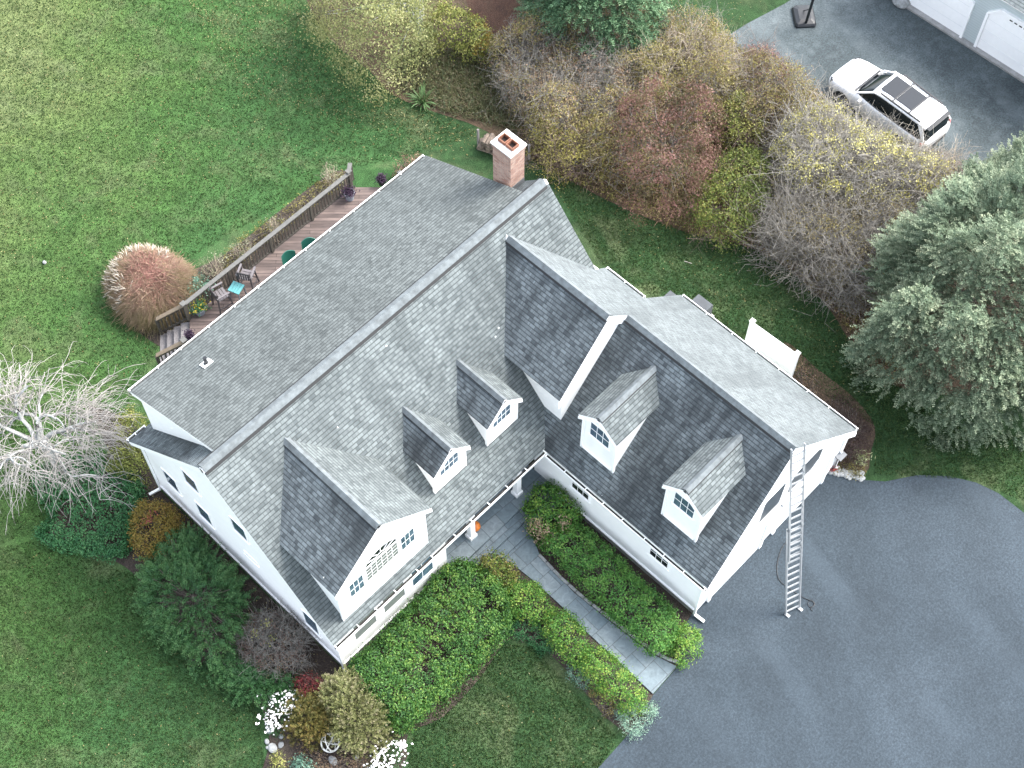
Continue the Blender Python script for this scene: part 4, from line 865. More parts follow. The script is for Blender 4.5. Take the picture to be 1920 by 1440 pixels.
bush('shrub', 'blue green leafy perennial between the ornamental grass and the deck corner', 'shrub', [(335, 565), (350, 535), (378, 518), (398, 530), (392, 548), (362, 572)], .9, G_BLUE, (.10, .05), 900, 18, .1, .35, twig=30)
for px, lb in (([(372, 510), (395, 480), (415, 478), (425, 505), (405, 525), (385, 525)], 'pale spired plant behind the ornamental grass at the deck railing'), ([(425, 475), (445, 452), (480, 455), (475, 475), (445, 490)], 'arching pale flowered plant midway along the outside of the deck railing'),
               ([(498, 440), (505, 408), (520, 410), (530, 430), (515, 445)], 'pale spired plant farther along the outside of the deck railing'), ([(600, 350), (602, 312), (625, 308), (640, 325), (632, 350)], 'tall pale spired plant by the far end of the deck railing')):
    t, M = bush('flowering_plant', lb, 'plant', px, 1.0, [(.05, .07, .03), (.12, .14, .07), (.32, .33, .22), (.5, .5, .38)], (.06, .03), 500, 10, .1, .3, twig=40, twigmat='twig_tan', jit=1)
bush('plant', 'dark brown green perennials growing along the foot of the deck railing', 'plant', [(430, 500), (520, 435), (600, 375), (655, 335), (640, 322), (580, 355), (500, 415), (425, 470)], .3, OLIVE+[(.05, .04, .03)], (.08, .03), 550, 14, .1, .2, twig=80, jit=1)
bush('shrub', 'brown shrub half hidden behind the back roof corner', 'shrub', [(735, 318), (750, 298), (780, 290), (800, 300), (790, 325), (755, 335)], .9, BROWN+[(.12, .11, .04)], (.06, .04), 900, 18, .09, .35)
# ---- hedge of brush and trees towards the neighbour
def leafy_tree(name, label, px, h, zc, cols, n, leaf=(.10, .06), trunk=None, lumps=.3, bark='pale_bark', rr=1.3, limbs=34, crad=.22, cl=46):
    poly = smooth_poly(poly_at(px, zc), 3); M = Mass(poly, h, rr, lumps, 1.7); t = empty(name, (M.c[0], M.c[1], 0), label, 'tree'); off = np.array([M.c[0], M.c[1], 0])
    Pp, N = M.sample(n, .95, .3); Pp[:, 2] = np.maximum(Pp[:, 2], h*.2); X, N, ct = clumped(Pp, N, n//cl, crad)
    V, F = leaves(X-off, N, leaf[0], leaf[1], .8); fast_mesh('foliage', V, F, np.clip(.6*ct+.4*RNG.uniform(0, 1, n), 0, 1), [leafmat('tree_leaf'+str(len(MATS)), cols)], t)
    b = np.array([*(trunk if trunk else M.c), 0.]); T, _ = M.sample(limbs, .5, .1); T = M.c3(.80, T, h); f = b+np.array([0, 0, h*.3]); tt = np.linspace(0, 1, 6)[None, :, None]
    pth = (f+RNG.normal(0, .08, (limbs, 3)))[:, None]*(1-tt)+T[:, None]*tt; pth[..., 2] += np.sin(tt[..., 0]*3.14)*.35; pth += RNG.normal(0, .07, pth.shape)*tt*(1-tt)*4
    V, F = tubes(pth-off, np.linspace(.055, .008, 6)[None]*RNG.uniform(.6, 1.3, (limbs, 1))); fast_mesh('limbs', V, F, None, [bark], t)
    mb = MB(); mb.cyl(Vector(b-off)-Vector((0, 0, .05)), Vector(f-off)+Vector((0, 0, .1)), .15, .10, 10); mb.build('trunk', [bark], t, smooth=True); return t, M
tk = P(790, 75, 0)
leafy_tree('broadleaf_tree', 'sparse yellow green tree with grey forked trunk at the back lawn edge', [(572, -20), (590, -90), (650, -140), (740, -150), (800, -90), (812, -20), (800, 40), (765, 75), (738, 105), (695, 112), (652, 80), (620, 45), (588, 25)], 5.2, 3.2, [(.08, .10, .045), (.15, .18, .07), (.23, .25, .10), (.33, .33, .14), (.42, .40, .24)], 32000, (.085, .055), (tk.x, tk.y), .55)
t, M = bush('shrub', 'yellow green shrub beside the grey forked tree trunk at the back', 'shrub', [(795, 55), (815, 22), (850, 18), (890, 35), (925, 62), (925, 92), (890, 100), (850, 85), (815, 82)], 1.6, Y_GREEN, (.08, .055), 1100, 24, .12, .6)
add_part(t, M, 'orange_leaves', 700, (.08, .055), ORANGE[1:4], .15, region=lambda X: (X[:, 0]-M.c[0])*.72-(X[:, 1]-M.c[1])*.69 > .45, lift=.03)
bush('shrub', 'small rust orange shrub beside the red leaf litter', 'shrub', [(925, 80), (935, 60), (955, 62), (965, 85), (950, 98), (932, 98)], .8, [(.10, .045, .014), (.2, .08, .02), (.30, .13, .03)], (.06, .04), 800, 18, .1, .3)
conifer('spruce_tree', 'dark green evergreen tree crossing the top edge', 'tree', smooth_poly(poly_at([(985, -30), (1000, -140), (1120, -200), (1230, -150), (1252, -20), (1235, 40), (1190, 70), (1120, 82), (1060, 70), (1015, 30)], 2.2), 3), 5.5, [(.03, .07, .04), (.06, .13, .065), (.11, .20, .10), (.19, .28, .15)], 9000, .5, (.13, .045), 1.9, .28, 1.0, droop=.35)
def brush(name, label, px, h, cols, dens, leaf, tw, twmat, twr=.009, rr=.9, lump=.25, group=None, L=(.5, 1.3), clump=30, crad=.13, up=.6):
    t, M = bush(name, label, 'shrub', px, h, cols, leaf, dens, clump, crad, rr, lump, .5, group, twig=50, jit=.9, twigmat=twmat, lf=1.2, edge=.3)
    if tw: twiggy(t, M, int(M.area*tw), twmat, twr, L, up=up)
    return t, M
brush('shrub', 'brown thicket shrub with pale twigs behind the chimney and beside the maroon tree', [(935, 145), (960, 85), (1020, 55), (1090, 62), (1150, 95), (1185, 150), (1160, 215), (1100, 235), (1030, 225), (970, 195)], 2.0, BROWN+[(.22, .20, .08)], 420, (.06, .04), 75, 'twig_grey')
brush('shrub', 'olive and yellow tangled shrub right of the chimney', [(985, 235), (1010, 195), (1080, 205), (1140, 225), (1165, 275), (1130, 315), (1060, 325), (1000, 300)], 1.6, OLIVE+[(.24, .22, .05), (.30, .27, .08)], 800, (.07, .045), 40, 'twig_brown')
brush('shrub', 'pale yellow leafed bramble shrub along the far driveway edge', [(1180, 150), (1200, 95), (1260, 72), (1320, 78), (1370, 95), (1395, 130), (1400, 180), (1350, 200), (1280, 195), (1220, 195)], 2.3, [(.08, .06, .03), (.16, .13, .05), (.26, .24, .08), (.38, .35, .14), (.30, .22, .15)], 620, (.07, .045), 55, 'twig_tan')
brush('shrub', 'purplish pink shrub at the edge of the far driveway', [(1375, 120), (1395, 88), (1440, 92), (1478, 125), (1490, 160), (1455, 180), (1405, 165)], 1.9, PINKB, 700, (.06, .04), 50, 'twig_brown')
brush('shrub', 'brown olive scrub below the purplish pink shrub', [(1390, 175), (1440, 165), (1495, 165), (1530, 195), (1500, 235), (1440, 245), (1400, 225)], 1.8, OLIVE+BROWN[2:], 650, (.06, .04), 60, 'twig_brown')
leafy_tree('japanese_maple', 'maroon leaved small spreading tree in the middle of the brush hedge', [(1130, 235), (1165, 195), (1230, 185), (1300, 182), (1355, 200), (1372, 240), (1345, 285), (1350, 330), (1310, 375), (1250, 395), (1190, 375), (1165, 330), (1145, 285)], 3.0, 1.8, [(.06, .07, .03), (.10, .09, .04), (.13, .075, .055), (.19, .10, .085), (.29, .16, .145)], 19000, (.08, .045), None, .6, 'bark', 1.1, 22, .15, 52)
brush('shrub', 'yellow green shrub directly right of the maroon tree crown', [(1340, 215), (1370, 175), (1420, 185), (1440, 230), (1420, 275), (1370, 280)], 1.8, Y_GREEN, 1000, (.07, .045), 20, 'twig_brown')
brush('shrub', 'bright yellow green leafy shrub on the lawn edge below the maroon tree', [(1290, 395), (1310, 335), (1350, 290), (1400, 275), (1440, 300), (1455, 360), (1435, 420), (1390, 450), (1340, 445), (1305, 425)], 1.7, [(.03, .05, .01), (.07, .10, .025), (.12, .165, .04), (.20, .23, .06), (.28, .25, .07)], 1300, (.075, .05), 18, 'twig_brown')
t, M = brush('crabapple_tree', 'large twiggy tree with pale yellow leaves leaning over the far driveway by the white car', [(1440, 270), (1470, 222), (1530, 205), (1580, 212), (1615, 238), (1670, 266), (1735, 288), (1790, 312), (1805, 350), (1770, 385), (1700, 400), (1620, 405), (1540, 395), (1470, 355)], 2.7, Y_PALE+[(.40, .36, .16)], 420, (.075, .05), 95, 'twig_pale', .011, 1.3, .25, L=(.6, 1.6))
brush('shrub', 'grey brown bare twig thicket between the yellow green shrub and the blue green cedar', [(1420, 400), (1450, 350), (1520, 365), (1600, 385), (1680, 385), (1725, 400), (1690, 450), (1640, 500), (1630, 555), (1590, 560), (1530, 520), (1480, 490), (1430, 460)], 2.2, [(.05, .04, .025), (.10, .08, .04), (.17, .14, .06), (.24, .20, .07)], 210, (.055, .035), 105, 'twig_grey', .010, 1.0, .25, L=(.6, 1.5))
brush('shrub', 'pinkish bare twig shrub between the white car and the blue green cedar', [(1700, 330), (1745, 285), (1795, 285), (1815, 320), (1800, 370), (1750, 395), (1705, 375)], 1.9, PINKB, 200, (.05, .03), 80, 'twig_tan')
conifer('cedar_tree', 'large blue green spreading cedar tree at the right edge', 'tree', smooth_poly(poly_at([(1690, 450), (1745, 400), (1790, 385), (1830, 345), (1880, 315), (1960, 290), (2060, 330), (2120, 500), (2060, 700), (1960, 790), (1880, 790), (1810, 798), (1750, 770), (1700, 735), (1655, 705), (1600, 650), (1640, 612), (1665, 560), (1630, 500)], 1.9), 3), 5.6, G_JUN, 24000, .42, (.11, .040), 2.6, .65, 1.4, droop=.12, depth=.8, base=1.2)
conifer('cedar_tree', 'slim young cedar tip beside the large blue green cedar at the far driveway', 'tree', smooth_poly(poly_at([(1795, 350), (1805, 318), (1818, 322), (1825, 360), (1815, 392), (1798, 385)], 1.6), 2), 3.0, G_JUN[:4], 330, .35, (.10, .03), .4, .1, 1, upk=.9)
bush('shrub', 'dark purplish brown spreading shrub beside the garage back eave', 'shrub', [(1545, 755), (1570, 745), (1605, 768), (1632, 800), (1630, 835), (1610, 862), (1580, 865), (1560, 830), (1590, 812)], .8, [(.022, .015, .014), (.045, .028, .026), (.075, .048, .043)], (.05, .03), 2000, 22, .1, .35, twig=150)
bush('plant', 'straggly brown plants between the white screen fence and the garage eave', 'plant', [(1480, 690), (1502, 680), (1530, 720), (1545, 745), (1525, 735), (1500, 712)], .4, BROWN+OLIVE[1:3], (.06, .03), 800, 16, .1, .2, twig=40, jit=1)
bush('plant', 'pale variegated plant above the white stone edging', 'plant', [(1598, 862), (1605, 845), (1622, 846), (1626, 862), (1612, 872)], .45, [(.10, .14, .05), (.3, .33, .16), (.55, .55, .36)], (.12, .035), 700, 8, .1, .15, twig=16, jit=.9)
bush('plant', 'olive ground plants behind the white stone edging', 'plant', [(1565, 885), (1575, 865), (1600, 868), (1622, 882), (1612, 894), (1585, 892)], .2, OLIVE, (.07, .03), 1100, 14, .08, .12, twig=20, jit=1)
bush('flowering_plant', 'small dark red flowering plant below the grey feeder roof at the garage corner', 'plant', [(1553, 878), (1558, 866), (1568, 868), (1570, 880), (1560, 885)], .3, RED[1:], (.06, .045), 1500, 10, .05, .1, twig=8)
def straps(label, px, n, L, cols, name='strap_leaf_plant', W=.05):
    c = P(*px, .2); t = empty(name, (c.x, c.y, 0), label, 'plant'); V, F, _ = blades((0, 0, 0), n, L, W, 1.0, 5, rad=.10)
    fast_mesh('foliage', V, F, np.repeat(RNG.uniform(0, 1, n), 4), [leafmat('strap'+str(len(MATS)), cols)], t)
straps('bright green strap leaved yucca at the edge of the back lawn', (793, 186), 80, .75, [(.04, .09, .03), (.09, .17, .06), (.16, .26, .12)])
# weeds: nobody could count these
def undergrowth(name, px, nb, label_cols, L=.55, leafn=0):
    poly = smooth_poly(pxpoly(px), 3); M = Mass(poly, .3, .3, .3); X = M.plan(nb); Vs = []
    V, F, _ = blades((0, 0, 0), nb, L, .022, 1.1, 4, rad=.02); V = V.reshape(nb, 8, 3)+np.c_[X, np.zeros(nb)][:, None]
    V = V.reshape(-1, 3); tn = np.repeat(RNG.uniform(0, 1, nb), 3); parts = [(V, F)]
    if leafn:
        Y = M.plan(leafn); parts.append(leaves(np.c_[Y, RNG.uniform(.01, .28, leafn)], np.tile([0, 0, 1.], (leafn, 1)), .075, .05, .7)); tn = np.r_[tn, RNG.uniform(0, 1, leafn)]
    V, F = join(parts); o = fast_mesh(name, V, F, tn, [leafmat(name+str(len(MATS)), label_cols)]); tag(o, kind='stuff')
undergrowth('undergrowth', [(735, 135), (780, 95), (850, 95), (930, 95), (960, 150), (990, 215), (985, 255), (930, 235), (880, 225), (820, 205), (770, 180)], 5200, [(.03, .035, .015), (.06, .075, .03), (.11, .12, .05), (.18, .14, .09), (.12, .17, .09)], .55, 6000)
undergrowth('undergrowth', [(985, 255), (1000, 300), (1060, 335), (1180, 395), (1300, 440), (1420, 470), (1540, 560), (1640, 700), (1700, 700), (1640, 560), (1600, 480), (1440, 250), (1480, 160), (1345, 80), (1270, 62), (1180, 100), (1000, 200)], 5200, BROWN+OLIVE, .5, 34000)
undergrowth('fallen_branches', [(1590, 520), (1625, 520), (1660, 600), (1655, 720), (1600, 640)], 260, BROWN, .8)
def thicket(px, h, nl, nt, cols, leaf=(.065, .042)):
    M = Mass(smooth_poly(pxpoly(px), 3), h, .9, .75, 1.5); n = nl; Pp, N = M.sample(n, .5, .15); X, N, ct = clumped(Pp, N, n//26, .14); V1 = leaves(X, N, leaf[0], leaf[1], .9)
    tn = np.clip(.6*ct+.4*RNG.uniform(0, 1, n)+.25*M.l(X*.8+1), 0, 1); fl = tag(fast_mesh('thicket', V1[0], V1[1], tn, [leafmat('thicket'+str(len(MATS)), cols)]), kind='stuff')
    class Z: pass
    t = bpy.data.objects.new('thicket_twigs', None); M.c = np.zeros(2); o = twiggy(None, M, nt, 'twig_grey', .009, (.4, 1.2), 'thicket_twigs', up=.6); bpy.data.objects.remove(t); tag(o, kind='stuff')
thicket([(905, 120), (960, 75), (1060, 50), (1180, 60), (1270, 62), (1345, 85), (1440, 150), (1520, 200), (1560, 260), (1480, 330), (1440, 300), (1340, 270), (1300, 320), (1250, 380), (1170, 375), (1080, 325), (1000, 290), (965, 230), (940, 180)], 1.9, 60000, 3000, [(.06, .045, .03), (.13, .09, .06), (.20, .17, .06), (.30, .28, .09), (.26, .17, .13), (.40, .36, .18)])
thicket([(1440, 300), (1560, 250), (1700, 300), (1800, 350), (1740, 410), (1700, 470), (1660, 560), (1600, 590), (1540, 540), (1470, 490), (1430, 430)], 1.7, 20000, 2200, [(.06, .045, .03), (.13, .09, .06), (.22, .19, .08), (.33, .30, .12), (.28, .20, .15)])
# fallen leaves on the grass
def litter():
    pts = []
    def scat(px, n):
        M = Mass(pxpoly(px), .1); pts.append(M.plan(n))
    scat([(-40, -40), (560, -40), (620, 90), (760, 190), (900, 240), (860, 300), (700, 300), (500, 330), (250, 400), (-40, 500)], 1500)
    scat([(330, -40), (560, -40), (630, 100), (770, 195), (900, 250), (880, 300), (700, 250), (450, 180)], 1900); scat([(1000, 300), (1180, 400), (1420, 470), (1600, 640), (1640, 780), (1500, 640), (1300, 540), (1120, 440), (1010, 340)], 260)
    scat([(-40, 400), (250, 420), (300, 640), (200, 760), (-40, 640)], 260); scat([(-40, 1020), (200, 1050), (480, 1330), (480, 1460), (-40, 1460)], 160); scat([(800, 1440), (980, 1200), (1160, 1390), (1100, 1460)], 40)
    scat([(1240, -20), (1470, -20), (1350, 70), (1260, 60)], 130); scat([(232, 880), (300, 1170), (490, 1320), (640, 1260), (300, 915)], 500)
    X = np.concatenate(pts); n = len(X); V, F = leaves(np.c_[X, RNG.uniform(.015, .05, n)], np.tile([0, 0, 1.], (n, 1)), .052, .034, .35)
    tag(fast_mesh('fallen_leaves', V, F, RNG.uniform(0, 1, n)**1.2, [leafmat('dead_leaf', [(.12, .085, .035), (.20, .16, .06), (.29, .25, .10), (.36, .34, .19)])]), kind='stuff')
litter()
# short grass tufts standing in the turf
def turf():
    out = []
    def scat(px, n):
        M = Mass(pxpoly(px), .1); out.append(M.plan(n))
    scat([(-60, -60), (560, -60), (620, 80), (760, 190), (900, 250), (780, 290), (640, 320), (380, 470), (200, 560), (300, 650), (220, 800), (60, 1000), (-60, 1040)], 60000)
    scat([(-60, 1040), (60, 1015), (260, 1080), (300, 1180), (480, 1320), (500, 1460), (-60, 1460)], 22000); scat([(760, 1460), (780, 1360), (950, 1205), (1000, 1215), (1160, 1385), (1110, 1460)], 11000)
    scat([(1000, 300), (1180, 400), (1420, 470), (1600, 640), (1760, 790), (1960, 830), (1960, 960), (1830, 900), (1640, 890), (1640, 800), (1420, 660), (1230, 560), (1130, 500), (1040, 350)], 24000)
    X = np.concatenate(out); n = len(X); N = nrm(RNG.normal(0, 1, (n, 3))*np.array([1, 1, .25])); up = np.tile([0, 0, 1.], (n, 1))
    V, F = leaves(np.c_[X, np.full(n, .02)], N, .085, .035, .3, along=up+RNG.normal(0, .45, (n, 3)))
    tag(fast_mesh("grass", V, F, RNG.uniform(0, 1, n), [leafmat("grass_blade", [(.024, .054, .016), (.034, .075, .021), (.052, .096, .028), (.092, .125, .046)])]), kind="stuff")
turf()
# bare weeping tree ------------------------------------------------------
def weeping_tree():
    b = P(112, 882, 0); t = empty('weeping_tree', (b.x, b.y, 0), 'pale grey bare weeping tree with long drooping twigs left of the house', 'tree')
    t.scale = (1.2, 1.2, 1.1); rg = np.random.default_rng(11)
    def walk(p, d, L, n, r0, r1, droop, wob):
        pts = [p]; d = d/np.linalg.norm(d)
        for i in range(n-1):
            d = d+rg.normal(0, wob, 3)+np.array([0, 0, -droop*(i/n)**1.2]); d /= np.linalg.norm(d); p = p+d*L/(n-1); p[2] = max(p[2], .08); pts.append(p.copy())
        return np.array(pts), np.linspace(r0, r1, n)
    lim, l1, l2, l3 = [], [], [], []
    trunk = walk(np.array([0, 0, -.05]), np.array([.05, -.05, 1.]), 1.7, 6, .17, .13, 0, .08)
    top = trunk[0][-1]; up_ = np.array([.72, .69, 0]); lf = np.array([-.69, .72, 0])
    dirs = [(up_*1.0+lf*.1, 2.3), (up_*.75+lf*.75, 2.2), (lf*1.0+up_*.1, 2.6), (lf*.8-up_*.8, 2.9), (-up_*1.0+lf*.15, 3.0), (-up_*.9-lf*.5, 2.7), (-lf*1.0+up_*.2, 1.9), (up_*.55-lf*.55, 2.0), (lf*.2+up_*.3, 1.4)]
    for d, L in dirs: lim.append(walk(top.copy(), d+np.array([0, 0, .62]), L, 9, .085, .03, .2, .27))
    for pts, _ in lim[:]:
        for k in range(3):
            i = rg.integers(3, 8); d = pts[i]-pts[i-1]; lim.append(walk(pts[i].copy(), d/np.linalg.norm(d)+rg.normal(0, .6, 3)+np.array([0, 0, .1]), rg.uniform(.6, 1.2), 9, .034, .016, .25, .28))
    for j, (pts, _) in enumerate(lim):
        for k in range(9 if j < 9 else 5):
            i = rg.integers(3, 9); base = pts[i-1]*.5+pts[i]*.5; out = base-top; out[2] *= .3; out /= np.linalg.norm(out)+1e-6
            l1.append(walk(base.copy(), out+rg.normal(0, .65, 3)+np.array([0, 0, .25]), rg.uniform(.5, 1.1), 7, .017, .008, .40, .2))
    for pts, _ in l1:
        for k in range(3):
            i = rg.integers(1, 7); out = pts[i]-top; out[2] = 0; out /= np.linalg.norm(out)+1e-6
            l2.append(walk(pts[i].copy(), out*.8+rg.normal(0, .6, 3)+np.array([0, 0, .05]), rg.uniform(.6, 1.5), 7, .008, .0045, .95, .18))
    for pts, _ in l2:
        for k in range(1):
            i = rg.integers(1, 6); d = pts[i]-pts[i-1]; d /= np.linalg.norm(d)+1e-6
            l3.append(walk(pts[i].copy(), d+rg.normal(0, .5, 3), rg.uniform(.25, .6), 4, .0055, .003, .5, .15))
    parts = [tubes(np.array([a for a, _ in g]), np.array([r for _, r in g])) for g in ([trunk],)]
    V, F = join(parts); fast_mesh('trunk', V, F, None, ['pale_bark'], t)
    V, F = join([tubes(np.array([a for a, _ in lim]), np.array([r for _, r in lim]))]); fast_mesh('limbs', V, F, None, ['pale_bark'], t)
    V, F = join([tubes(np.array([a for a, _ in g]), np.array([r for _, r in g])) for g in (l1, l2, l3)]); fast_mesh('twigs', V, F, None, [plain('pale_twig', (.27, .255, .24), .9, 0, .2, 3)], t)
weeping_tree()
# ------------------------------------------------------------------ smaller things
def pot(px, z, label, flower, cols, r=.2, h=.34, blos=None):
    c = P(*px, z); t = empty('plant_pot', (c.x, c.y, z), label, 'plant pot')
    mb = MB(); ns = 16
    ringf = lambda rr, zz: [Vector((rr*math.cos(6.283*i/ns), rr*math.sin(6.283*i/ns), zz)) for i in range(ns)]
    mb.loft([ringf(r*.72, 0), ringf(r, h), ringf(r*1.06, h), ringf(r*1.06, h+.03), ringf(r*.9, h+.03), ringf(r*.88, h-.04)]); mb.build('pot', [flower], t)
    n = 420; a = RNG.normal(0, .6*r, (n, 3)); a[:, 2] = h+.03+np.abs(RNG.normal(0, .11, n)); V, F = leaves(a, nrm(a*np.array([1, 1, .2])+np.array([0, 0, .4])), .09, .035, .8); fast_mesh('plant', V, F, RNG.uniform(0, 1, n), [leafmat('potplant'+str(len(MATS)), cols)], t)
    if blos:
        n = 60; a = RNG.normal(0, .75*r, (n, 3)); a[:, 2] = h+.15+np.abs(RNG.normal(0, .09, n)); V, F = leaves(a, np.tile([0, 0, 1.], (n, 1)), .06, .05, .4); tag(fast_mesh('flowers', V, F, RNG.uniform(0, 1, n), [leafmat('blossom'+str(len(MATS)), blos)], t), kind='stuff')
PUR = [(.02, .012, .025), (.045, .025, .05), (.08, .05, .085)]
pot((656, 372), DZ, 'grey pot with purple grass at the far end of the deck railing', 'pot_grey', PUR); pot((376, 586), DZ, 'grey pot with yellow flowers and green leaves by the deck stairs', 'pot_grey', G_COVER, .22, .30, [(.35, .28, .03), (.55, .45, .05)])
pot((358, 637), DZ, 'small pot with dark purple rosette beside the inner stair rail', 'pot_grey', PUR, .13, .2); pot((716, 345), DZ, 'dark pot of purple grass at the roof edge on the far side of the deck', 'black_plastic', PUR, .15, .25)
# porch chair and pumpkin
t = empty('porch_chair', (5.05, -3.55, .47), 'grey wooden chair half hidden under the porch roof', 'chair', R(-70))
mb = MB()
for i in range(4): mb.box((0, -.18+.12*i, .42), (.5, .1, .03))
mb.build('seat', ['porch_wood'], t); mb = MB()
for i in range(5): mb.box((-.2+.1*i, -.26, .72), (.07, .03, .6))
mb.build('backrest', ['porch_wood'], t)
for s in (-1, 1):
    mb = MB(); mb.box((s*.28, 0, .62), (.08, .56, .03)); mb.build('armrest', ['porch_wood'], t)
    for y in (-.24, .24): mb = MB(); mb.box((s*.26, y, .3), (.05, .05, .6)); mb.build('leg', ['porch_wood'], t)
c = P(888, 990, .6); t = empty('pumpkin', (6.22, -3.98, .47), 'orange pumpkin on the porch beside the white post', 'pumpkin')
mb = MB(); ns, nr = 30, 9; rg = []
for j in range(1, nr):
    a = math.pi*j/nr; rg.append([Vector(((.19*math.sin(a)*(1-.07*abs(math.cos(5*k*6.283/ns))))*math.cos(k*6.283/ns), (.19*math.sin(a)*(1-.07*abs(math.cos(5*k*6.283/ns))))*math.sin(k*6.283/ns), .15-.155*math.cos(a))) for k in range(ns)])
mb.loft(rg); mb.build('body', ['pumpkin_skin'], t, smooth=True)
mb = MB(); mb.cyl((0, 0, .28), (.02, .01, .37), .025, .018, 7); mb.build('stem', ['twig_brown'], t)
# extension ladder
LA, LB = Vector((11.24, -12.98, 0)), Vector((12.03, -10.93, 7.42)); ax = (LB-LA).normalized(); sdv = Vector((.94, -.34, 0)); sdv = (sdv-ax*sdv.dot(ax)).normalized(); nv = sdv.cross(ax)
if nv.z < 0: nv = -nv
t = empty('extension_ladder', LA, 'aluminium extension ladder leaning from the driveway to the garage roof ridge', 'ladder')
for nm, s0, s1, hw, off in (('base_section', .0, 4.25, .25, 0), ('fly_section', 2.75, (LB-LA).length+.05, .215, .055)):
    mb = MB(); Mx = Matrix((sdv, ax, nv)).transposed()
    for s in (-1, 1): mb.bar(ax*s0+sdv*s*hw+nv*off, ax*s1+sdv*s*hw+nv*off, .03, .075, 0, up=nv)
    k = s0+.17
    while k < s1-.05: mb.bar(ax*k-sdv*hw+nv*off, ax*k+sdv*hw+nv*off, .05, .035, 0, up=nv); k += .305
    sec = mb.build(nm, ['aluminium'], t)
for s in (-1, 1):
    mb = MB(); p = sdv*s*.235; mb.box(p+Vector((0, -.04, .04)), (.09, .16, .05)); mb.build('foot', ['rubber' if 0 else 'aluminium'], t)
    mb = MB(); mb.box(ax*4.22+sdv*s*.235+nv*.03, (.07, .07, .1)); mb.build('rung_lock', ['steel_grey'], t)
# black cord on the driveway
def curve_tube(name, pts, r, mat, parent=None):
    ps = []; V = [Vector(p) for p in pts]; n = len(V)
    for i in range(n-1):
        p0, p1, p2, p3 = V[max(i-1, 0)], V[i], V[i+1], V[min(i+2, n-1)]
        for j in range(6):
            q = j/6; ps.append(.5*((2*p1)+(p2-p0)*q+(2*p0-5*p1+4*p2-p3)*q*q+(3*p1-p0-3*p2+p3)*q**3))
    ps.append(V[-1]); A = np.array([list(p) for p in ps])[None]; Vv, F = tubes(A, np.full(A.shape[:2], r)); return fast_mesh(name, Vv, F, None, [mat], parent)
cp = [P(x, y, .03) for x, y in ((1478, 1012), (1465, 1030), (1457, 1060), (1460, 1085), (1475, 1100), (1500, 1117), (1512, 1123), (1524, 1128), (1526, 1136), (1518, 1138), (1515, 1130), (1522, 1126), (1528, 1133), (1520, 1141), (1524, 1145))]
tag(curve_tube('power_cord', cp, .012, 'black_plastic'), 'thin black cord trailing across the driveway under the ladder', 'cord')
# white screen fence
f0, f1 = Vector((17.72, -5.75, 0)), Vector((17.78, -7.62, 0))
t = empty('screen_fence', (f0+f1)/2, 'white vinyl privacy screen standing on the lawn behind the garage eave', 'fence'); o = (f0+f1)/2
mb = MB(); mb.bar(f0-o+Vector((0, 0, .80)), f1-o+Vector((0, 0, .80)), .05, 1.45)
mb.bar(f0-o+Vector((0, 0, 1.52)), f1-o+Vector((0, 0, 1.52)), .07, .10); mb.bar(f0-o+Vector((0, 0, .15)), f1-o+Vector((0, 0, .15)), .07, .14); mb.build('panel', ['white_plastic'], t)
for f in (f0, f1):
    mb = MB(); mb.box(f-o+Vector((0, 0, .82)), (.13, .13, 1.64)); mb.box(f-o+Vector((0, 0, 1.67)), (.17, .17, .05)); mb.cyl(f-o+Vector((0, 0, 1.69)), f-o+Vector((0, 0, 1.75)), .09, .01, 4); mb.build('post', ['white_plastic'], t)
def condenser(c, rz, label, sz=.72):
    t = empty('air_conditioner', (c[0], c[1], 0), label, 'air conditioner', rz)
    mb = MB(); mb.box((0, 0, .40), (sz, sz, .72))
    for k in range(8): mb.box((0, 0, .1+.08*k), (sz+.02, sz+.02, .02))
    mb.build('cabinet', [plain('cabinet_grey', (.040, .048, .055), .6)], t, bevel=.01); mb = MB(); mb.cyl((0, 0, .765), (0, 0, .785), sz*.36, n=20)
    mb.build('fan_grille', [plain('grille', (.03, .036, .042), .5)], t); mb = MB(); mb.box((0, 0, .02), (sz+.2, sz+.2, .05)); mb.build('pad', ['concrete'], t)
q = P(1312, 572, .76); condenser((q.x, q.y), R(0), 'grey air conditioner fully visible on the lawn side of the garage eave', .66); q = P(1262, 560, .76); condenser((q.x-.1, q.y), R(0), 'grey air conditioner mostly hidden behind the garage roof corner', .6)
t = empty('bird_feeder', (16.02, -10.86, 0), 'grey square roofed feeder on a post at the garage corner', 'bird feeder')
mb = MB(); mb.cyl((0, 0, 0), (0, 0, 1.0), .03, n=8); mb.build('post', ['grey_wood'], t); mb = MB(); mb.box((0, 0, 1.08), (.2, .2, .16)); mb.build('box', ['grey_wood'], t)
mb = MB(); mb.box((0, 0, 1.18), (.34, .34, .03), 0, Matrix.Rotation(R(8), 3, 'X')); mb.build('roof', ['steel_grey'], t)
def rock(px, r, label, group=None, mat='stone', z=0, pos=None):
    c = P(*px, 0) if pos is None else pos; bm = bmesh.new(); bmesh.ops.create_icosphere(bm, subdivisions=2, radius=1); l = Lump(5, 1.8)
    sx, sy, sz = r*random.uniform(.85, 1.3), r*random.uniform(.75, 1.05), r*random.uniform(.55, .8); an = random.uniform(0, 3.14)
    for v in bm.verts: k = 1+.22*float(l(np.array([v.co[:]]))[0]); v.co = Vector((v.co.x*sx*k, v.co.y*sy*k, v.co.z*sz*k+sz*.6)); v.co.rotate(Matrix.Rotation(an, 3, 'Z'))
    me = bpy.data.meshes.new('rock'); bm.to_mesh(me); bm.free(); o = link('rock', me, None, [mat]); o.location = (c.x, c.y, 0); tag(o, label, 'rock', group)
plain('white_stone', (.24, .25, .25), .8, 0, .2, 5)
ST = 'white stones edging the driveway at the garage corner'
k = 0
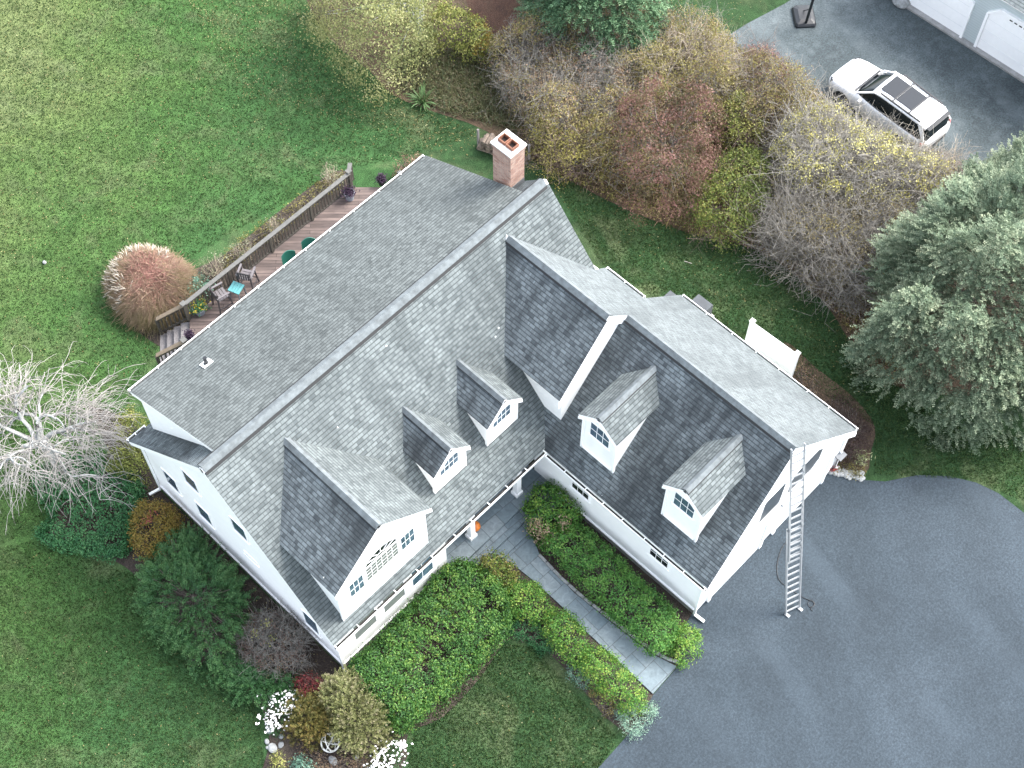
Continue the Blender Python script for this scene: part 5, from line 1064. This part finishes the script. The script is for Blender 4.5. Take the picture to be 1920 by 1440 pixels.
for row in range(2):
    for i in range(11):
        f = i/10; x = 1552+68*f; y = 882+14*f+4*math.sin(f*3)+(-7 if row else 0)+random.uniform(-1.5, 1.5)
        if row and i == 10: continue
        rock((x+random.uniform(-1.5, 1.5), y), random.uniform(.075, .12), 'rounded white stone in the short double row edging the driveway at the garage corner', ST, 'white_stone')
RS = 'pale rocks below the white asters'
for (x, y, r), lb in zip(((507, 1370, .11), (501, 1391, .09), (512, 1404, .14), (527, 1397, .09), (502, 1402, .06), (528, 1381, .07)), ('pale rock touching the foot of the white aster clump', 'small pale rock left of the rocks below the asters', 'largest pale rock below the white asters at the lawn edge', 'pale rock right of the largest rock below the asters', 'smallest pale stone beside the largest rock below the asters', 'pale flat rock nearest the olive cypress')):
    rock((x, y), r, lb, RS, 'white_stone')
rock((669, 1421), .09, 'single white rock between the ring sculpture and the bottom asters', None, 'white_stone'); rock((625, 1427), .14, 'flat grey stone in the mulch below the ring sculpture', None, 'stone')
rock((1690, 2), .38, 'grey boulder beside the neighbouring garage door', None, 'stone'); rock((857, 203), .06, 'small white stone at the edge of the weeds near the yucca', None, 'white_stone')
rock((84, 493), .08, 'pale flat stone lying alone on the back lawn', None, 'stone')
c = P(1290, 492, .02); mb = MB(); mb.bar((c.x-.05, c.y+.13, .02), (c.x+.05, c.y-.13, .03), .02, .02); tag(mb.build('stick', ['twig_pale']), 'pale stick lying on the lawn right of the house', 'stick')
# ring sculpture
c = P(619, 1392, .3); t = empty('ring_sculpture', (c.x, c.y, 0), 'white interlaced ring sculpture in the mulch of the front bed', 'sculpture')
for k, (ax_, tilt, rr) in enumerate(((0, 20, .27), (60, 65, .27), (120, 70, .26), (200, 80, .25))):
    Mx = Matrix.Rotation(R(ax_), 3, 'Z') @ Matrix.Rotation(R(tilt), 3, 'X'); mb = MB(); N = 28
    for i in range(N):
        a, b = 6.283*i/N, 6.283*(i+1)/N
        mb.bar(Mx @ Vector((rr*math.cos(a), rr*math.sin(a), 0))+Vector((0, 0, .28)), Mx @ Vector((rr*math.cos(b), rr*math.sin(b), 0))+Vector((0, 0, .28)), .05, .016, 0, up=Mx @ Vector((0, 0, 1)))
    mb.build('ring', [plain('weathered_white', (.62, .62, .58), .6, 0, .15)], t)
# firewood behind the chimney
t = empty('firewood_rack', (P(940, 285, .3).x, P(940, 285, .3).y, 0), 'low timber rack under the firewood behind the chimney', 'rack')
a, b = P(897, 272, .1), P(992, 300, .1); o = t.location; dv = (b-a).normalized(); pv = Vector((-dv.y, dv.x, 0))
for s in (-1, 1): mb = MB(); mb.bar(a-o+pv*s*.16, b-o+pv*s*.16, .07, .08); mb.build('rail', ['grey_wood'], t)
for e in (a, b): mb = MB(); mb.bar(e-o+Vector((0, 0, 0)), e-o+Vector((0, 0, .9)), .07, .07); mb.build('post', ['grey_wood'], t)
mb = MB(); mb.cyl((0, -.24, 0), (0, .24, 0), .075, .07, 7, 0); lg = mb.build('firewood_log', ['log']); me_log = lg.data; first = True
for lay in range(4):
    n = 17-lay*2
    for i in range(n):
        if first: o2 = lg; first = False
        else: o2 = lg.copy(); COL.objects.link(o2)
        p = a.lerp(b, (i+.7+lay*.6)/17.5); o2.location = (p.x+random.uniform(-.03, .03), p.y+random.uniform(-.05, .05), .20+.135*lay); o2.rotation_euler = (random.uniform(-.05, .05), random.uniform(0, 3), math.atan2(pv.y, pv.x)-1.571+random.uniform(-.12, .12)); sc_ = random.uniform(.8, 1.2); o2.scale = (sc_, random.uniform(.85, 1.15), sc_)
        tag(o2, 'split grey brown log in the firewood pile behind the chimney', 'log', 'firewood logs behind the chimney')
# ------------------------------------------------------------------ neighbour's garage, hoop, car
g = empty('neighbour_garage', (34.55, -3, 0), 'grey sided garage with white chamfered doors at the top right corner', 'garage')
GX = .0; mb = MB(); mb.box((3.0, -1.5, 1.7), (6, 11, 3.4)); mb.build('wall', ['grey_siding'], g)
for y0, y1 in ((-.45, 2.35), (-3.25, -.45-.0)):
    pass
for yc in (1.55, -1.85):
    W_, Hh, chf = 2.6, 2.35, .45
    pl = [(yc-W_/2, .02), (yc+W_/2, .02), (yc+W_/2, Hh-chf), (yc+W_/2-chf, Hh), (yc-W_/2+chf, Hh), (yc-W_/2, Hh-chf)]
    mb = MB(); mb.prism([Vector((.0, y, z)) for y, z in pl], (0, 0, 0), (-.03, 0, 0), 0)
    for j in range(1, 4): mb.box((-.031, yc, .55*j), (.006, W_-.06, .012), 1)
    for j in range(5): mb.box((-.036, yc-.42+.21*j, Hh-.18), (.012, .13, .05), 2)
    dd = mb.build('garage_door', ['white_trim', 'door_paint', 'dark'], g)
    mb = MB(); pl2 = [(yc-W_/2-.06, 0), (yc-W_/2-.06, Hh-chf+.03), (yc-W_/2+chf-.03, Hh+.06), (yc+W_/2-chf+.03, Hh+.06), (yc+W_/2+.06, Hh-chf+.03), (yc+W_/2+.06, 0)]
    for p, q in zip(pl2, pl2[1:]): mb.bar((-.05, p[0], p[1]), (-.05, q[0], q[1]), .10, .12, 0, up=(1, 0, 0))
    mb.build('door_trim', ['white_trim'], dd)
mb = MB(); mb.box((-.12, -1.5, .05), (.25, 10.5, .10)); mb.build('apron', ['concrete'], g)
mb = MB(); roof_slab(mb, [(-.5, -7.2, 3.3), (-.5, 4.2, 3.3), (3, 4.2, 5.2), (3, -7.2, 5.2)], (0, 1, 0)); roof_slab(mb, [(6.5, -7.2, 3.3), (6.5, 4.2, 3.3), (3, 4.2, 5.2), (3, -7.2, 5.2)], (0, 1, 0)); mb.build('roof', ['shingle', 'white_trim'], g)
c = P(1508, 28, .15); t = empty('basketball_hoop', (c.x, c.y, 0), 'portable basketball hoop with black base on the far driveway', 'basketball hoop', R(-43))
rgf = lambda s, z, e: [Vector((x*s, y*s, z)) for x, y in ((-.36+e, -.55), (.36-e, -.55), (.42, -.45+e), (.42, .45), (.25, .58), (-.25, .58), (-.42, .45), (-.42, -.45+e))]
mb = MB(); mb.loft([rgf(1, 0, 0), rgf(1.02, .08, 0), rgf(.9, .16, 0), rgf(.55, .22, 0)]); mb.build('base', ['black_plastic'], t, bevel=.01)
mb = MB(); mb.cyl((.0, -.42, .1), (.05, -.62, 3.0), .055, n=10); mb.bar((0, .2, .18), (.03, -.47, .95), .03, .03); mb.build('pole', ['black_plastic'], t)
mb = MB(); mb.box((.05, -.98, 3.1), (1.2, .04, .8)); mb.build('backboard', ['white_plastic'], t); mb = MB()
for i in range(16): mb.bar((.05+.23*math.cos(i*.393), -1.25+.23*math.sin(i*.393), 2.95), (.05+.23*math.cos((i+1)*.393), -1.25+.23*math.sin((i+1)*.393), 2.95), .02, .02)
mb.build('rim', [plain('orange_rim', (.5, .12, .03), .5)], t)
# car: local +y = nose
car = empty('parked_car', (29.28, -2.98, .012), 'white sport utility car with black roof rails parked on the far driveway', 'car', R(-3.5))
def sec(y, w, zb, zm, zt, wt):
    h = [(0, zb), (w*.86, zb), (w*.97, zb+.12), (w, zm), (w*.97, (zm+zt)/2+.05), (wt, zt), (wt*.5, zt+.015), (0, zt+.02)]
    return [Vector((x, y, z)) for x, z in h]+[Vector((-x, y, z)) for x, z in h[-2:0:-1]]
mb = MB()
mb.loft([sec(2.33, .50, .40, .58, .70, .40), sec(2.28, .70, .30, .60, .78, .58), sec(2.12, .84, .26, .64, .88, .68), sec(1.75, .90, .25, .68, .97, .74), sec(1.2, .915, .25, .72, 1.04, .78), sec(.9, .92, .25, .74, 1.08, .80), sec(0, .92, .25, .74, 1.08, .86), sec(-1.4, .92, .25, .76, 1.10, .86), sec(-2.0, .91, .28, .80, 1.10, .84), sec(-2.24, .86, .36, .80, 1.06, .78), sec(-2.34, .74, .45, .76, .98, .66)])
mb.build('body', ['car_white'], car, smooth=True)
def cab(y, wb, zb, wt, zt):
    h = [(0, zb), (wb, zb), (wb*.985, zb+(zt-zb)*.35), (wt+.04, zt-.10), (wt, zt-.03), (wt*.6, zt+.0), (0, zt+.012)]
    return [Vector((x, y, z)) for x, z in h]+[Vector((-x, y, z)) for x, z in h[-2:0:-1]]
mb = MB(); mb.loft([cab(1.05, .76, 1.03, .70, 1.06), cab(.75, .80, 1.03, .66, 1.27), cab(.30, .84, 1.04, .67, 1.58), cab(-.1, .86, 1.05, .69, 1.665), cab(-1.0, .86, 1.06, .69, 1.68), cab(-1.8, .84, 1.06, .66, 1.63), cab(-2.12, .81, 1.06, .64, 1.40), cab(-2.27, .76, 1.04, .60, 1.10)]); mb.build('glass', ['car_glass'], car, smooth=True)
def roofsec(y, w, z): return [Vector((x, y, z+dz)) for x, dz in ((-w, -.05), (-w*.96, .0), (-w*.6, .022), (0, .034), (w*.6, .022), (w*.96, .0), (w, -.05), (w*.9, -.07), (0, -.03), (-w*.9, -.07))]
mb = MB(); mb.loft([roofsec(.40, .69, 1.545), roofsec(.2, .705, 1.62), roofsec(-.1, .715, 1.668), roofsec(-1.0, .715, 1.683), roofsec(-1.8, .69, 1.65), roofsec(-2.1, .66, 1.585)]); mb.build('roof', ['car_white'], car, smooth=True)
for s in (-1, 1):
    mb = MB(); mb.bar((s*.79, .95, 1.10), (s*.665, .28, 1.58), .06, .05, 0); mb.build('front_pillar', ['car_white'], car)
    mb = MB(); mb.bar((s*.655, -1.80, 1.58), (s*.80, -2.12, 1.08), .30, .05, 0, up=(s, 0, .3)); mb.build('rear_pillar', ['car_white'], car)
mb = MB(); mb.bar((-.72, 1.06, 1.075), (.72, 1.06, 1.075), .09, .03); mb.build('wiper_cowl', ['black_plastic'], car)
mb = MB(); mb.box((0, -2.17, 1.585), (1.24, .16, .03)); mb.build('spoiler', ['black_plastic'], car, bevel=.01)
mb = MB(); mb.box((0, -.12, 1.699), (.90, .66, .03)); mb.box((0, -.86, 1.713), (.90, .70, .03)); mb.build('sunroof', ['dark_glass'], car)
for s in (-1, 1):
    mb = MB(); mb.bar((s*.655, .05, 1.735), (s*.63, -1.80, 1.72), .045, .05); mb.build('roof_rail', ['black_plastic'], car)
    mb = MB(); mb.box((s*.99, .62, 1.06), (.19, .11, .14)); mb.build('mirror', ['car_white'], car, bevel=.03)
    mb = MB(); mb.box((s*.70, 2.10, .80), (.20, .20, .10), 0, Matrix.Rotation(R(-s*35), 3, 'Z')); mb.build('headlight', ['dark_glass'], car, bevel=.02)
    mb = MB(); mb.box((s*.78, -2.21, .93), (.20, .12, .20), 0, Matrix.Rotation(R(s*25), 3, 'Z')); mb.build('tail_light', ['red_lamp'], car, bevel=.02)
for yy in (-.48, -1.25): mb = MB(); mb.bar((-.62, yy, 1.755), (.62, yy, 1.755), .05, .03); mb.build('crossbar', ['black_plastic'], car)
mb = MB(); mb.box((0, 2.30, .42), (1.15, .12, .26)); mb.box((0, -2.32, .48), (1.2, .10, .2)); mb.build('bumper_trim', ['black_plastic'], car, bevel=.03)
for s in (-1, 1):
    for yy in (1.42, -1.35):
        mb = MB(); mb.cyl((s*.70, yy, .36), (s*.935, yy, .36), .40, n=26); mb.build('wheel_arch', ['black_plastic'], car)
        mb = MB(); mb.cyl((s*.72, yy, .34), (s*.945, yy, .34), .34, n=26); wh = mb.build('wheel', ['rubber'], car, bevel=.02)
        mb = MB(); mb.cyl((s*.94, yy, .34), (s*.955, yy, .34), .22, n=18); mb.build('rim', ['steel_grey'], wh)
